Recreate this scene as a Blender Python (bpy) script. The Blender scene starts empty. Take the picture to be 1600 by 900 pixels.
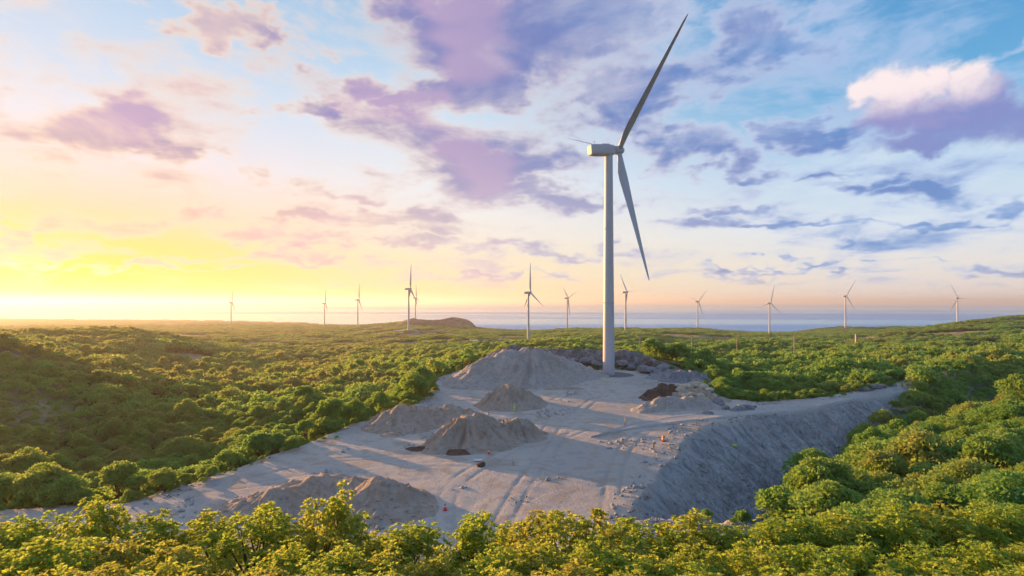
import bpy, bmesh, math, random
import numpy as np
from mathutils import Vector, Matrix

R = math.radians
SC = bpy.context.scene
COL = SC.collection
random.seed(7)
RNG = np.random.default_rng(11)
F = 850.0            # focal length in photo pixels (1600 wide)
HC = 26.1            # camera height over the gravel pad
SEA = -80.0

def lin(r, g, b):
    f = lambda c: (c / 255 / 12.92) if c / 255 <= 0.04045 else ((c / 255 + 0.055) / 1.055) ** 2.4
    return (f(r), f(g), f(b), 1.0)

# ------------------------------------------------------------------ camera
cam_d = bpy.data.cameras.new('camera'); cam = bpy.data.objects.new('camera', cam_d); COL.objects.link(cam)
cam.location = (0, 0, HC); cam.rotation_euler = (R(90), 0, 0)
cam_d.sensor_width = 36.0; cam_d.lens = 36.0 * F / 1600.0
cam_d.shift_y = 21.0 / 1600.0
cam_d.clip_start = 0.5; cam_d.clip_end = 200000
SC.camera = cam
SC.view_settings.view_transform = 'Standard'; SC.view_settings.look = 'None'
SC.view_settings.exposure = 1.15; SC.view_settings.gamma = 1.0
SC.view_settings.use_curve_mapping = False
SC.render.engine = 'CYCLES'
SC.cycles.use_denoising = True
SC.cycles.use_adaptive_sampling = True; SC.cycles.adaptive_threshold = 0.025
SC.cycles.max_bounces = 8; SC.cycles.diffuse_bounces = 2; SC.cycles.transmission_bounces = 2
SC.cycles.transparent_max_bounces = 8; SC.cycles.volume_bounces = 0
SC.cycles.caustics_reflective = False; SC.cycles.caustics_refractive = False

# ------------------------------------------------------------------ sun
SUN_AZ, SUN_EL = -53.0, 6.0
sd = Vector((math.sin(R(SUN_AZ)) * math.cos(R(SUN_EL)), math.cos(R(SUN_AZ)) * math.cos(R(SUN_EL)), math.sin(R(SUN_EL))))
sun_d = bpy.data.lights.new('sun', 'SUN'); sun = bpy.data.objects.new('sun', sun_d); COL.objects.link(sun)
sun_d.energy = 5.0; sun_d.angle = R(0.6); sun_d.color = (1.0, 0.53, 0.19)
sun.rotation_euler = sd.to_track_quat('Z', 'Y').to_euler()
sun.location = (-300, 300, 200)

# ------------------------------------------------------------------ node helpers
class G:
    """small helper to write node trees"""
    def __init__(s, nt):
        s.nt = nt; s.n = nt.nodes; s.l = nt.links
    def put(s, sock, v):
        if v is None: return
        if isinstance(v, bpy.types.NodeSocket): s.l.new(v, sock)
        else:
            if sock.type == 'RGBA' and len(v) == 3: v = (*v, 1)
            sock.default_value = v
    def node(s, t, ins=None, **kw):
        nd = s.n.new(t)
        for k, v in kw.items(): setattr(nd, k, v)
        for k, v in (ins or {}).items(): s.put(nd.inputs[k], v)
        return nd
    def m(s, op, a, b=None, c=None, clamp=False):
        nd = s.node('ShaderNodeMath', operation=op, use_clamp=clamp)
        for i, v in enumerate((a, b, c)): s.put(nd.inputs[i], v)
        return nd.outputs[0]
    def v(s, op, a, b=None, out=0):
        nd = s.node('ShaderNodeVectorMath', operation=op)
        s.put(nd.inputs[0], a)
        if b is not None: s.put(nd.inputs['Scale' if op == 'SCALE' else 1], b)
        return nd.outputs[out]
    def rng(s, x, a, b, c=0.0, d=1.0, kind='SMOOTHSTEP'):
        nd = s.node('ShaderNodeMapRange', interpolation_type=kind, clamp=True) if kind == 'LINEAR' else s.node('ShaderNodeMapRange', interpolation_type=kind)
        for i, v in enumerate((x, a, b, c, d)): s.put(nd.inputs[i], v)
        return nd.outputs[0]
    def mix(s, f, a, b, kind='MIX'):
        nd = s.node('ShaderNodeMix', data_type='RGBA', blend_type=kind)
        s.put(nd.inputs[0], f); s.put(nd.inputs[6], a); s.put(nd.inputs[7], b)
        return nd.outputs[2]
    def noise(s, vec, scale, detail=4, rough=0.55, dist=0.0, out=0, dim='2D'):
        nd = s.node('ShaderNodeTexNoise', noise_dimensions=dim)
        s.put(nd.inputs['Vector'], vec); s.put(nd.inputs['Scale'], scale)
        s.put(nd.inputs['Detail'], detail); s.put(nd.inputs['Roughness'], rough); s.put(nd.inputs['Distortion'], dist)
        return nd.outputs[out]
    def ramp(s, f, stops, ease='LINEAR'):
        nd = s.node('ShaderNodeValToRGB'); cr = nd.color_ramp; cr.interpolation = ease
        while len(cr.elements) < len(stops): cr.elements.new(0.5)
        for e, (p, c) in zip(cr.elements, stops): e.position = p; e.color = (*c[:3], 1)
        s.put(nd.inputs[0], f)
        return nd.outputs[0]
    def xyz(s, x, y, z):
        nd = s.node('ShaderNodeCombineXYZ')
        for i, v in enumerate((x, y, z)): s.put(nd.inputs[i], v)
        return nd.outputs[0]

# ------------------------------------------------------------------ world: evening sky with clouds
world = bpy.data.worlds.new('World'); SC.world = world; world.use_nodes = True
g = G(world.node_tree); g.n.clear()
tc = g.node('ShaderNodeTexCoord').outputs['Generated']
dirv = g.v('NORMALIZE', tc)
sep = g.node('ShaderNodeSeparateXYZ', {0: dirv})
dx, dy, dz = sep.outputs
el = g.m('MULTIPLY', g.m('ARCSINE', dz), 180 / math.pi)            # degrees
az = g.m('MULTIPLY', g.m('ARCTAN2', dx, dy), 180 / math.pi)
sky = g.node('ShaderNodeTexSky', sky_type='NISHITA')
sky.sun_disc = False; sky.sun_elevation = R(SUN_EL); sky.sun_rotation = R(SUN_AZ)
sky.air_density = 1.0; sky.dust_density = 2.0; sky.ozone_density = 2.0; sky.altitude = 100
nish = g.v('SCALE', sky.outputs[0], 0.10)
# how close (in azimuth) a direction is to the sun
hl = g.m('SQRT', g.m('ADD', g.m('MULTIPLY', dx, dx), g.m('MULTIPLY', dy, dy)))
cosaz = g.m('DIVIDE', g.m('ADD', g.m('MULTIPLY', dx, math.sin(R(SUN_AZ))), g.m('MULTIPLY', dy, math.cos(R(SUN_AZ)))), g.m('MAXIMUM', hl, 0.001))
sang = g.m('MULTIPLY', g.m('ARCCOSINE', g.m('MINIMUM', g.m('MAXIMUM', cosaz, -1), 1)), 180 / math.pi)   # 0 at the sun
elc = g.m('MULTIPLY', g.m('MAXIMUM', el, 0), 1 / 90)
# colours against elevation (0..90 deg), towards the sun / to the side / away
r_sun = g.ramp(elc, [(0.0, lin(232, 184, 40)), (0.03, lin(248, 214, 62)), (0.055, lin(254, 216, 106)), (0.09, lin(250, 214, 182)), (0.14, lin(240, 226, 234)), (0.20, lin(214, 226, 246)), (0.28, lin(186, 214, 242)), (0.5, lin(130, 180, 228)), (1.0, lin(90, 140, 205))])
r_mid = g.ramp(elc, [(0.0, lin(255, 226, 165)), (0.03, lin(255, 236, 188)), (0.075, lin(252, 240, 226)), (0.13, lin(240, 244, 250)), (0.21, lin(206, 228, 248)), (0.32, lin(140, 192, 232)), (0.5, lin(105, 165, 222)), (1.0, lin(80, 130, 200))])
r_far = g.ramp(elc, [(0.0, lin(236, 224, 218)), (0.03, lin(240, 234, 228)), (0.075, lin(224, 236, 246)), (0.13, lin(182, 216, 242)), (0.20, lin(106, 176, 224)), (0.32, lin(66, 144, 206)), (0.5, lin(78, 144, 208)), (1.0, lin(66, 116, 188))])
grad = g.mix(g.rng(sang, 8, 52), r_sun, r_mid)
grad = g.mix(g.rng(sang, 42, 92), grad, r_far)
r_back = g.ramp(elc, [(0.0, lin(206, 196, 206)), (0.08, lin(196, 204, 224)), (0.2, lin(140, 178, 218)), (0.5, lin(84, 134, 196)), (1.0, lin(70, 120, 190))])
grad = g.mix(g.rng(sang, 95, 165), grad, r_back)
base = g.mix(0.05, grad, nish)
# cloud-deck coordinates (flatten towards the horizon)
den = g.m('ADD', g.m('MAXIMUM', dz, 0), 0.16)
q = g.xyz(g.m('DIVIDE', dx, den), g.m('DIVIDE', dy, den), 0.0)
fb = g.noise(q, 1.9, 6, 0.6, 0.3)
fb2 = g.noise(g.xyz(g.m('MULTIPLY', az, 0.07), g.m('MULTIPLY', el, 0.20), 3.0), 1.0, 6, 0.6, 0.3)
wv = g.v('SUBTRACT', g.noise(g.xyz(g.m('MULTIPLY', az, 0.06), g.m('MULTIPLY', el, 0.11), 9.0), 1.6, 4, 0.62, out=1), (0.5, 0.5, 0.5))
ae = g.v('ADD', g.xyz(az, el, 0.0), g.v('MULTIPLY', wv, (20.0, 8.5, 0.0)))
def AE(px, py):
    a = math.degrees(math.atan((px - 800) / F)); e = math.degrees(math.atan((471 - py) / math.hypot(F, px - 800)))
    return a, e
# cloud banks: centre, half size (in photo pixels, turned into angles), weight
banks = [(900, 170, 330, 150, .42), (1120, 110, 280, 120, .42), (720, 240, 260, 80, .42), (420, 130, 200, 60, .3), (1450, 250, 220, 50, .35), (340, 30, 95, 42, 1.0), (420, 60, 50, 30, .7), (560, 125, 85, 38, .85), (650, 165, 75, 26, .75), (480, 188, 60, 24, .6),
         (750, 140, 95, 55, .95), (860, 60, 250, 95, 1.0), (640, 10, 90, 30, .5), (960, 140, 120, 90, .95), (1060, 230, 120, 45, .95), (1140, 262, 70, 14, .7),
         (790, 255, 190, 48, .85), (850, 302, 130, 24, .8), (1210, 50, 120, 85, 1.0), (1120, 150, 70, 60, .6), (1225, 212, 75, 32, .95),
         (1100, 360, 130, 16, .75), (1240, 363, 105, 8, .8), (180, 210, 160, 42, .75), (265, 235, 55, 28, .65), (60, 250, 90, 40, .35),
         (620, 352, 115, 26, .75), (700, 386, 280, 14, .6), (260, 350, 230, 20, .45), (80, 395, 130, 14, .5), (1380, 288, 75, 17, .75), (1510, 272, 95, 24, .85),
         (1600, 310, 50, 18, .75), (1290, 270, 60, 10, .5), (1540, 90, 45, 16, .5), (1530, 408, 110, 9, .6), (1380, 405, 60, 6, .5), (1290, 438, 60, 5, .5), (1510, 437, 70, 5, .55), (480, 345, 120, 14, .6), (420, 400, 200, 9, .5), (200, 420, 200, 9, .55), (900, 385, 150, 10, .55), (1180, 330, 90, 9, .5), (430, 260, 90, 14, .4), (560, 300, 110, 14, .45), (1420, 345, 120, 8, .55), (1180, 420, 120, 6, .5), (820, 430, 160, 5, .4), (30, 345, 140, 14, .5), (1000, 320, 60, 12, .5),
         (-160, 120, 180, 50, .6), (1800, 150, 160, 60, .7), (1850, 330, 120, 18, .7), (-200, 300, 160, 24, .4)]
tot = None
for (px, py, rx, ry, w) in banks:
    a0, e0 = AE(px, py); a1, _ = AE(px + rx, py); a2, _ = AE(px - rx, py); _, e1 = AE(px, py - ry); _, e2 = AE(px, py + ry)
    sa, se = (a1 - a2) / 2, max((e1 - e2) / 2, 0.35)
    d = g.v('LENGTH', g.v('MULTIPLY', g.v('SUBTRACT', ae, (a0, e0, 0)), (1 / sa, 1 / se, 1)), out=1)
    b = g.rng(d, 1.35, 0.0, 0.0, w)
    tot = b if tot is None else g.m('MAXIMUM', tot, b)
fbm = g.m('ADD', g.m('MULTIPLY', fb, 0.5), g.m('MULTIPLY', fb2, 0.5))
D = g.m('ADD', g.m('MULTIPLY', g.m('SUBTRACT', fbm, 0.5), 3.3), g.m('SUBTRACT', g.m('MULTIPLY', tot, 1.05), 0.08))
alpha = g.m('MULTIPLY', g.rng(D, -0.22, 0.42), g.rng(el, 0.3, 3.0))
thick = g.m('MULTIPLY', g.rng(D, -0.10, 0.75), g.rng(fb, .30, .58, .55, 1.0))
# colours of thin and thick cloud by distance from the sun
thin = g.mix(g.rng(sang, 15, 95), lin(255, 226, 200), lin(196, 214, 244))
core_lo = g.mix(g.rng(sang, 10, 60), lin(246, 200, 172), lin(186, 182, 208))
core = g.mix(g.rng(el, 6, 17), core_lo, g.mix(g.rng(sang, 18, 70), lin(152, 142, 192), lin(104, 124, 188)))
core = g.mix(g.rng(sang, 48, 88), core, g.mix(g.rng(fb2, .35, .65), lin(104, 132, 196), lin(96, 148, 208)))
pinky = g.rng(g.noise(g.xyz(g.m('MULTIPLY', az, 0.05), g.m('MULTIPLY', el, 0.12), 5.0), 1.5, 2, 0.5), 0.48, 0.66)
core = g.mix(g.m('MULTIPLY', pinky, g.rng(sang, 85, 40, 0.0, 0.45)), core, lin(224, 184, 208))
ccol = g.mix(thick, thin, core)
skyc = g.mix(g.m('MULTIPLY', alpha, 0.94), base, ccol)
# bright wisps high in the haze between the banks
wisp = g.m('MULTIPLY', g.rng(g.noise(q, 0.9, 5, 0.65), 0.47, 0.68), g.rng(el, 3, 12, 0.0, 0.32))
wisp = g.m('MULTIPLY', wisp, g.rng(alpha, 0.7, 0.0))
skyc = g.mix(wisp, skyc, lin(246, 244, 248))
# one tall cumulus with a lit head
wv2 = g.v('SUBTRACT', g.noise(g.xyz(g.m('MULTIPLY', az, 0.16), g.m('MULTIPLY', el, 0.20), 2.0), 1.5, 4, 0.6, out=1), (0.5, 0.5, 0.5))
ae2 = g.v('ADD', g.xyz(az, el, 0.0), g.v('MULTIPLY', wv2, (3.2, 3.0, 0.0)))
cum = None
for (px, py, rx, ry) in [(1352, 140, 26, 20), (1390, 136, 38, 32), (1425, 140, 40, 34), (1467, 126, 26, 26), (1512, 130, 34, 26), (1548, 150, 34, 24), (1400, 180, 62, 34), (1480, 185, 80, 40), (1550, 190, 70, 36), (1450, 220, 90, 16), (1610, 190, 60, 32)]:
    a0, e0 = AE(px, py); a1, _ = AE(px + rx, py); _, e1 = AE(px, py - ry)
    d = g.v('LENGTH', g.v('MULTIPLY', g.v('SUBTRACT', ae2, (a0, e0, 0)), (1 / (a1 - a0), 1 / (e1 - e0), 1)), out=1)
    b = g.rng(d, 1.4, 0.6, 0.0, 1.0)
    cum = b if cum is None else g.m('MAXIMUM', cum, b)
sepe = g.node('ShaderNodeSeparateXYZ', {0: ae2}).outputs[1]
e_hi = AE(1450, 112)[1]; e_lo = AE(1450, 185)[1]
headl = g.m('MULTIPLY', g.rng(sepe, e_lo, e_hi - 0.6), g.rng(az, AE(1590, 150)[0], AE(1540, 150)[0]))
ccum = g.mix(headl, g.mix(g.rng(fb2, .4, .6), lin(126, 142, 202), lin(148, 150, 204)), lin(255, 238, 238))
skyc = g.mix(g.m('MULTIPLY', cum, g.rng(fb2, 0.2, 0.5, 0.75, 0.97)), skyc, ccum)
# below the horizon: same tone as the horizon itself
bg = g.node('ShaderNodeBackground', {'Color': skyc, 'Strength': 0.455})
out = g.node('ShaderNodeOutputWorld'); g.l.new(bg.outputs[0], out.inputs[0])
world.cycles.sampling_method = 'MANUAL'; world.cycles.sample_map_resolution = 512

# ------------------------------------------------------------------ object helpers
def tag(o, label=None, cat=None, group=None, kind=None):
    if label: o['label'] = label
    if cat: o['category'] = cat
    if group: o['group'] = group
    if kind: o['kind'] = kind
    return o
def link(o, parent=None):
    COL.objects.link(o)
    if parent: o.parent = parent
    return o
def obj(name, me, mat=None, parent=None, smooth=False):
    if isinstance(me, bmesh.types.BMesh):
        m = bpy.data.meshes.new(name); me.to_mesh(m); me.free(); me = m
    if mat and not me.materials: me.materials.append(mat)
    if smooth:
        me.polygons.foreach_set('use_smooth', np.ones(len(me.polygons), dtype=bool))
    return link(bpy.data.objects.new(name, me), parent)
def empty(name, loc=(0, 0, 0), rz=0.0):
    o = bpy.data.objects.new(name, None); o.location = loc; o.rotation_euler = (0, 0, rz)
    o.empty_display_size = 0.5
    return link(o)
def mesh_np(name, verts, faces, mat=None, smooth=False):
    """verts (N,3), faces (M,k) arrays -> mesh"""
    verts = np.asarray(verts, np.float32); faces = np.asarray(faces, np.int32)
    k = faces.shape[1]
    me = bpy.data.meshes.new(name)
    me.vertices.add(len(verts)); me.vertices.foreach_set('co', verts.ravel())
    me.loops.add(faces.size); me.loops.foreach_set('vertex_index', faces.ravel())
    me.polygons.add(len(faces)); me.polygons.foreach_set('loop_start', np.arange(0, faces.size, k, dtype=np.int32))
    me.update(calc_edges=True)
    if smooth: me.polygons.foreach_set('use_smooth', np.ones(len(faces), dtype=bool))
    if mat: me.materials.append(mat)
    return me
def attr(me, name, vals):
    a = me.attributes.new(name, 'FLOAT', 'POINT'); a.data.foreach_set('value', np.asarray(vals, np.float32))
def tube_bm(bm, pts, rads, seg=8, cap=True):
    rings = []
    n = len(pts)
    for i, p in enumerate(pts):
        p = Vector(p)
        t = (Vector(pts[min(i + 1, n - 1)]) - Vector(pts[max(i - 1, 0)])).normalized()
        s = t.cross(Vector((0, 1, 0)) if abs(t.y) < .9 else Vector((1, 0, 0))).normalized(); u = s.cross(t)
        rings.append([bm.verts.new(p + (s * math.cos(2 * math.pi * k / seg) + u * math.sin(2 * math.pi * k / seg)) * rads[i]) for k in range(seg)])
    for a, b in zip(rings, rings[1:]):
        for k in range(seg): bm.faces.new((a[k], a[(k + 1) % seg], b[(k + 1) % seg], b[k]))
    if cap: bm.faces.new(rings[0][::-1]); bm.faces.new(rings[-1])
    return rings
def lathe(name, prof, seg=48):
    bm = bmesh.new(); rings = []
    for r, z in prof:
        rings.append([bm.verts.new((r * math.cos(2 * math.pi * k / seg), r * math.sin(2 * math.pi * k / seg), z)) for k in range(seg)])
    for a, b in zip(rings, rings[1:]):
        for k in range(seg): bm.faces.new((a[k], a[(k + 1) % seg], b[(k + 1) % seg], b[k]))
    bm.faces.new(rings[0][::-1]); bm.faces.new(rings[-1])
    m = bpy.data.meshes.new(name); bm.to_mesh(m); bm.free(); return m
def box_bm(bm, c, s, bevel=0.0):
    r = bmesh.ops.create_cube(bm, size=1.0); vs = r['verts']
    for v in vs: v.co = Vector((v.co.x * s[0] + c[0], v.co.y * s[1] + c[1], v.co.z * s[2] + c[2]))
    if bevel:
        es = list({e for v in vs for e in v.link_edges})
        bmesh.ops.bevel(bm, geom=es, offset=bevel, segments=2, affect='EDGES')
def at(px, py, Y):
    return Vector(((px - 800) / F * Y, Y, HC - (py - 471) / F * Y))

# numpy value noise
_perm = RNG.permutation(512).astype(np.int64); _val = RNG.random(512)
def vn(x, y, seed=0):
    xi = np.floor(x).astype(np.int64); yi = np.floor(y).astype(np.int64)
    xf = x - xi; yf = y - yi
    u = xf * xf * xf * (xf * (xf * 6 - 15) + 10); v = yf * yf * yf * (yf * (yf * 6 - 15) + 10)
    h = lambda a, b: _val[(_perm[(_perm[(a + seed * 17) & 511] + b) & 511])]
    return (h(xi, yi) * (1 - u) + h(xi + 1, yi) * u) * (1 - v) + (h(xi, yi + 1) * (1 - u) + h(xi + 1, yi + 1) * u) * v - 0.5
def fbm2(x, y, o=4, seed=0, gain=0.5):
    t = 0; a = 1.0; f = 1.0
    for i in range(o): t = t + a * vn(x * f + 13.7 * i, y * f - 7.1 * i, seed + i); a *= gain; f *= 2.03
    return t
def sstep(a, b, x):
    t = np.clip((x - a) / (b - a), 0, 1); return t * t * (3 - 2 * t)

# ------------------------------------------------------------------ materials
def new_mat(name):
    m = bpy.data.materials.new(name); m.use_nodes = True; gg = G(m.node_tree); gg.n.clear(); return m, gg
def finish(gg, bsdf):
    o = gg.node('ShaderNodeOutputMaterial'); gg.l.new(bsdf, o.inputs[0])
def pbr(gg, col, rough=0.8, bump=None, strength=0.3, dist=0.1, metallic=0.0, spec=0.3):
    nd = gg.node('ShaderNodeBsdfPrincipled', {'Base Color': col, 'Roughness': rough, 'Metallic': metallic, 'Specular IOR Level': spec})
    if bump is not None:
        b = gg.node('ShaderNodeBump', {'Strength': strength, 'Distance': dist, 'Height': bump}); gg.l.new(b.outputs[0], nd.inputs['Normal'])
    return nd.outputs[0]
def simple(name, col, rough=0.6, var=0.12, scale=2.0, metallic=0.0, bump=0.0):
    m, gg = new_mat(name)
    p = gg.node('ShaderNodeTexCoord').outputs['Object']
    n = gg.noise(p, scale, 5, dim='3D')
    c = gg.mix(gg.rng(n, .3, .7), tuple(x * (1 - var) for x in col), tuple(min(1, x * (1 + var)) for x in col))
    finish(gg, pbr(gg, c, rough, n if bump else None, bump, 0.05, metallic)); return m

# white coated steel of the turbines: slight streaks and grime
def turbine_mat(name, col):
    m, gg = new_mat(name)
    p = gg.node('ShaderNodeTexCoord').outputs['Object']
    n = gg.noise(gg.v('MULTIPLY', p, (1.2, 1.2, 0.06)), 1.0, 6, 0.6)
    n2 = gg.noise(p, 0.15, 3, dim='3D')
    c = gg.mix(gg.rng(n, .35, .75, 0, .35), col, tuple(x * .82 for x in col))
    c = gg.mix(gg.rng(n2, .4, .7, 0, .25), c, tuple(x * .88 for x in col))
    finish(gg, pbr(gg, c, 0.42, spec=0.4)); return m
M_TUR = turbine_mat('turbine_coating', (0.48, 0.48, 0.52))
M_BLADE = turbine_mat('blade_coating', (0.48, 0.49, 0.54))
M_DARK = simple('dark_rubber', (0.05, 0.05, 0.055), .7)
M_CONC = simple('concrete', (0.36, 0.35, 0.33), .9, .15, 1.5, bump=.3)
M_DISC = simple('dark_gravel', (0.16, 0.155, 0.155), .95, .3, 3.0, bump=.5)

def gravel_mat(name, c1, c2, c3, grain=6.0):
    m, gg = new_mat(name)
    p = gg.node('ShaderNodeTexCoord').outputs['Object']
    n1 = gg.noise(p, 0.16, 5, .6, .5, dim='3D'); n2 = gg.noise(p, grain, 4, .7, dim='3D'); n3 = gg.noise(p, 1.1, 5, .65, dim='3D')
    c = gg.mix(gg.rng(n1, .35, .65), c1, c2)
    c = gg.mix(gg.rng(n3, .48, .66, 0, .8), c, c3)
    c = gg.mix(gg.rng(n2, .35, .7, 0, .4), c, tuple(x * .6 for x in c1))
    h = gg.m('ADD', gg.m('MULTIPLY', n2, .4), n3)
    finish(gg, pbr(gg, c, .95, h, .55, .25, spec=.12)); return m
M_MOUND = gravel_mat('spoil_gravel', (.41, .315, .235), (.47, .385, .31), (.32, .22, .145))
M_MOUND_G = gravel_mat('grey_gravel', (.40, .355, .31), (.46, .415, .37), (.33, .25, .19))
M_SOIL = gravel_mat('brown_soil', (.13, .075, .05), (.17, .10, .07), (.09, .05, .035), 4.0)
M_ROCK = gravel_mat('grey_rock', (.22, .22, .235), (.32, .325, .34), (.15, .14, .14), 2.0)
M_BEIGE = gravel_mat('beige_rock', (.55, .46, .33), (.62, .54, .42), (.36, .29, .22), 2.0)
M_RIM = gravel_mat('pale_sand', (.50, .45, .36), (.56, .51, .42), (.42, .36, .28), 5.0)

def leaf_mat(name, cols, trans=0.35, yel=(0.50, 0.43, 0.045)):
    m, gg = new_mat(name)
    oi = gg.node('ShaderNodeObjectInfo').outputs['Random']
    at_ = gg.node('ShaderNodeAttribute', attribute_name='tint').outputs['Fac']
    f = gg.m('ADD', gg.m('MULTIPLY', oi, .55), gg.m('MULTIPLY', at_, .45))
    big = gg.noise(gg.node('ShaderNodeNewGeometry').outputs['Position'], .014, 2, .6)
    f = gg.m('ADD', gg.m('MULTIPLY', f, .72), gg.m('MULTIPLY', gg.rng(big, .35, .68), .36))
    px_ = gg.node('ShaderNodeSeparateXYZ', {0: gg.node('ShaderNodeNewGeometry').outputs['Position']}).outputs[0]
    f = gg.m('ADD', f, gg.rng(px_, -15.0, -140.0, 0.0, .38))  # leaves further left shift to golden-olive: warm sunset glow painted into their colour
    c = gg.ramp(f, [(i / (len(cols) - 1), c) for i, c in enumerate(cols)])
    d = gg.node('ShaderNodeBsdfPrincipled', {'Base Color': c, 'Roughness': .55, 'Specular IOR Level': .25})
    tcol = gg.mix(.5, gg.v('SCALE', c, 1.8), yel)
    t = gg.node('ShaderNodeBsdfTranslucent', {'Color': tcol})
    mx = gg.node('ShaderNodeMixShader', {0: trans}); gg.l.new(d.outputs[0], mx.inputs[1]); gg.l.new(t.outputs[0], mx.inputs[2])
    finish(gg, mx.outputs[0]); return m
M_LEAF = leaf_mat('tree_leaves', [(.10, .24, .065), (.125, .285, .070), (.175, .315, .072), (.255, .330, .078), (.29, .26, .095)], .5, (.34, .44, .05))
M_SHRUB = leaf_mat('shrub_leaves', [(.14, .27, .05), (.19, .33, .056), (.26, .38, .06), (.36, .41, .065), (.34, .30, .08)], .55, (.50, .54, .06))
M_BARK = simple('bark', (.12, .09, .065), .9, .3, 6.0, bump=.4)

# ------------------------------------------------------------------ terrain
# ground heights: (photo x, photo y, depth, height of the vegetation there)
ctl = [
 # near hill under the camera
 (100, 880, 14, 4), (500, 880, 14, 4), (900, 880, 14, 4), (1300, 870, 14, 4), (1550, 860, 14, 4),
 (0, 830, 20, 4), (400, 835, 20, 4), (800, 835, 20, 4), (1200, 835, 20, 4), (1600, 810, 20, 4),
 (0, 815, 26, 4), (400, 815, 26, 4), (800, 815, 26, 4), (1200, 815, 26, 4), (1500, 800, 28, 4.5), (1620, 760, 30, 4.5),
 (0, 860, 38, 3), (400, 860, 38, 3), (800, 860, 38, 3), (1100, 860, 38, 3), (1300, 815, 40, 5),
 (0, 880, 52, 0), (400, 880, 52, 0), (800, 880, 52, 0), (1050, 880, 52, 0),
 # right hillside
 (1450, 770, 45, 6), (1600, 740, 45, 6), (1300, 800, 50, 6), (1400, 735, 62, 6.5), (1500, 705, 70, 6.5), (1620, 680, 70, 6.5),
 (1360, 690, 82, 6.5), (1450, 660, 95, 6.5), (1560, 630, 100, 6.5), (1400, 640, 115, 6.5), (1500, 600, 135, 6.5), (1620, 590, 130, 6.5),
 (1480, 590, 180, 5), (1600, 570, 200, 5), (1350, 580, 190, 5), (1150, 590, 165, 6), (1250, 588, 175, 6), (1120, 580, 190, 6),
 (1200, 570, 230, 5), (1420, 565, 260, 5), (1560, 548, 300, 5), (1150, 560, 300, 5), (1300, 553, 330, 5),
 (1430, 545, 400, 5), (1250, 545, 450, 5), (1600, 530, 400, 5), (1520, 530, 480, 5), (1400, 534, 560, 5), (1130, 540, 550, 4), (1300, 528, 750, 3),
 (1600, 490, 720, 5), (1540, 502, 820, 5), (1480, 514, 960, 4), (1420, 519, 1100, 3),
 # middle, behind the pit
 (850, 546, 216, 0), (920, 546, 216, 0), (990, 550, 214, 0), (1060, 575, 205, 0), (800, 540, 216, 0), (760, 553, 216, 0),
 (850, 545, 260, 2), (950, 548, 260, 2), (900, 541, 380, 4), (1000, 543, 400, 4), (800, 542, 380, 4), (900, 530, 600, 5), (1000, 533, 600, 5),
 (860, 519, 900, 5), (930, 515, 1150, 6), (1050, 514, 1200, 6), (1130, 516, 1330, 6), (1010, 522, 850, 5),
 # left valley
 (330, 760, 90, 6), (480, 705, 108, 6), (560, 668, 130, 6), (660, 650, 150, 6), (690, 600, 190, 6), (640, 590, 230, 6), (700, 560, 330, 5),
 (150, 770, 85, 6), (0, 760, 90, 6), (80, 690, 115, 6.5), (200, 650, 145, 6.5), (320, 660, 145, 6.5), (430, 640, 160, 6), (540, 615, 195, 6),
 (0, 600, 150, 6), (20, 565, 165, 6), (-40, 503, 215, 8), (15, 511, 215, 8), (70, 537, 215, 8), (130, 562, 225, 7), (40, 522, 330, 7), (220, 575, 300, 6), (330, 590, 260, 6), (430, 580, 300, 6), (550, 570, 330, 6),
 (120, 523, 480, 5), (210, 520, 520, 5), (330, 540, 470, 5), (430, 558, 430, 5), (480, 550, 520, 5), (580, 552, 480, 5), (650, 545, 480, 5),
 (-150, 500, 215, 8), (-150, 560, 150, 6), (-150, 640, 110, 6),
 (500, 535, 720, 4), (400, 528, 850, 4), (250, 518, 1000, 4), (600, 535, 700, 4), (700, 538, 620, 3), (560, 520, 1150, 3), (660, 523, 980, 3),
 (100, 512, 1300, 3), (300, 512, 1700, 3), (0, 504, 2200, 2), (150, 500, 2900, 1), (0, 498, 3300, 0), (-150, 497, 3400, 0), (420, 507, 2150, 1),
 # shore and sea bed
 (780, 530, 760, 0), (760, 521, 1180, 1), (840, 527, 1000, 0), (820, 520, 1500, 0),
 (1500, 513, 1600, 0), (1340, 513, 1440, 0), (1230, 522, 1500, 0),
]
# feet of the far turbines
TURB = [  # photo x, foot y, hub y, rotor phase
 (361, 508, 472.5, 12), (507, 511.5, 474, -8), (559, 511, 467.5, -14), (638.5, 516, 451, -9), (649, 503, 465, 8),
 (825.5, 532, 454, 0), (886, 514.7, 465.6, 50), (977.5, 516, 456, 36), (1090, 514.6, 471, -46), (1202.5, 525.5, 474, -15), (1321, 511, 462, -32), (1496, 511.5, 465, 27)]
tb = []
for (px, yb, yh, ph) in TURB:
    Y = 80 * F / (yb - yh); tb.append((at(px, yb, Y), ph, px))
    ctl.append((px, yb, Y, 0))
cp = np.array([(math.atan((px - 800) / F), math.log(Y * math.hypot(1, (px - 800) / F)), at(px, py, Y).z - vh) for px, py, Y, vh in ctl])
KA = 2.2
def ac(th): return np.clip(th, -R(50), R(50)) * KA
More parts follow.
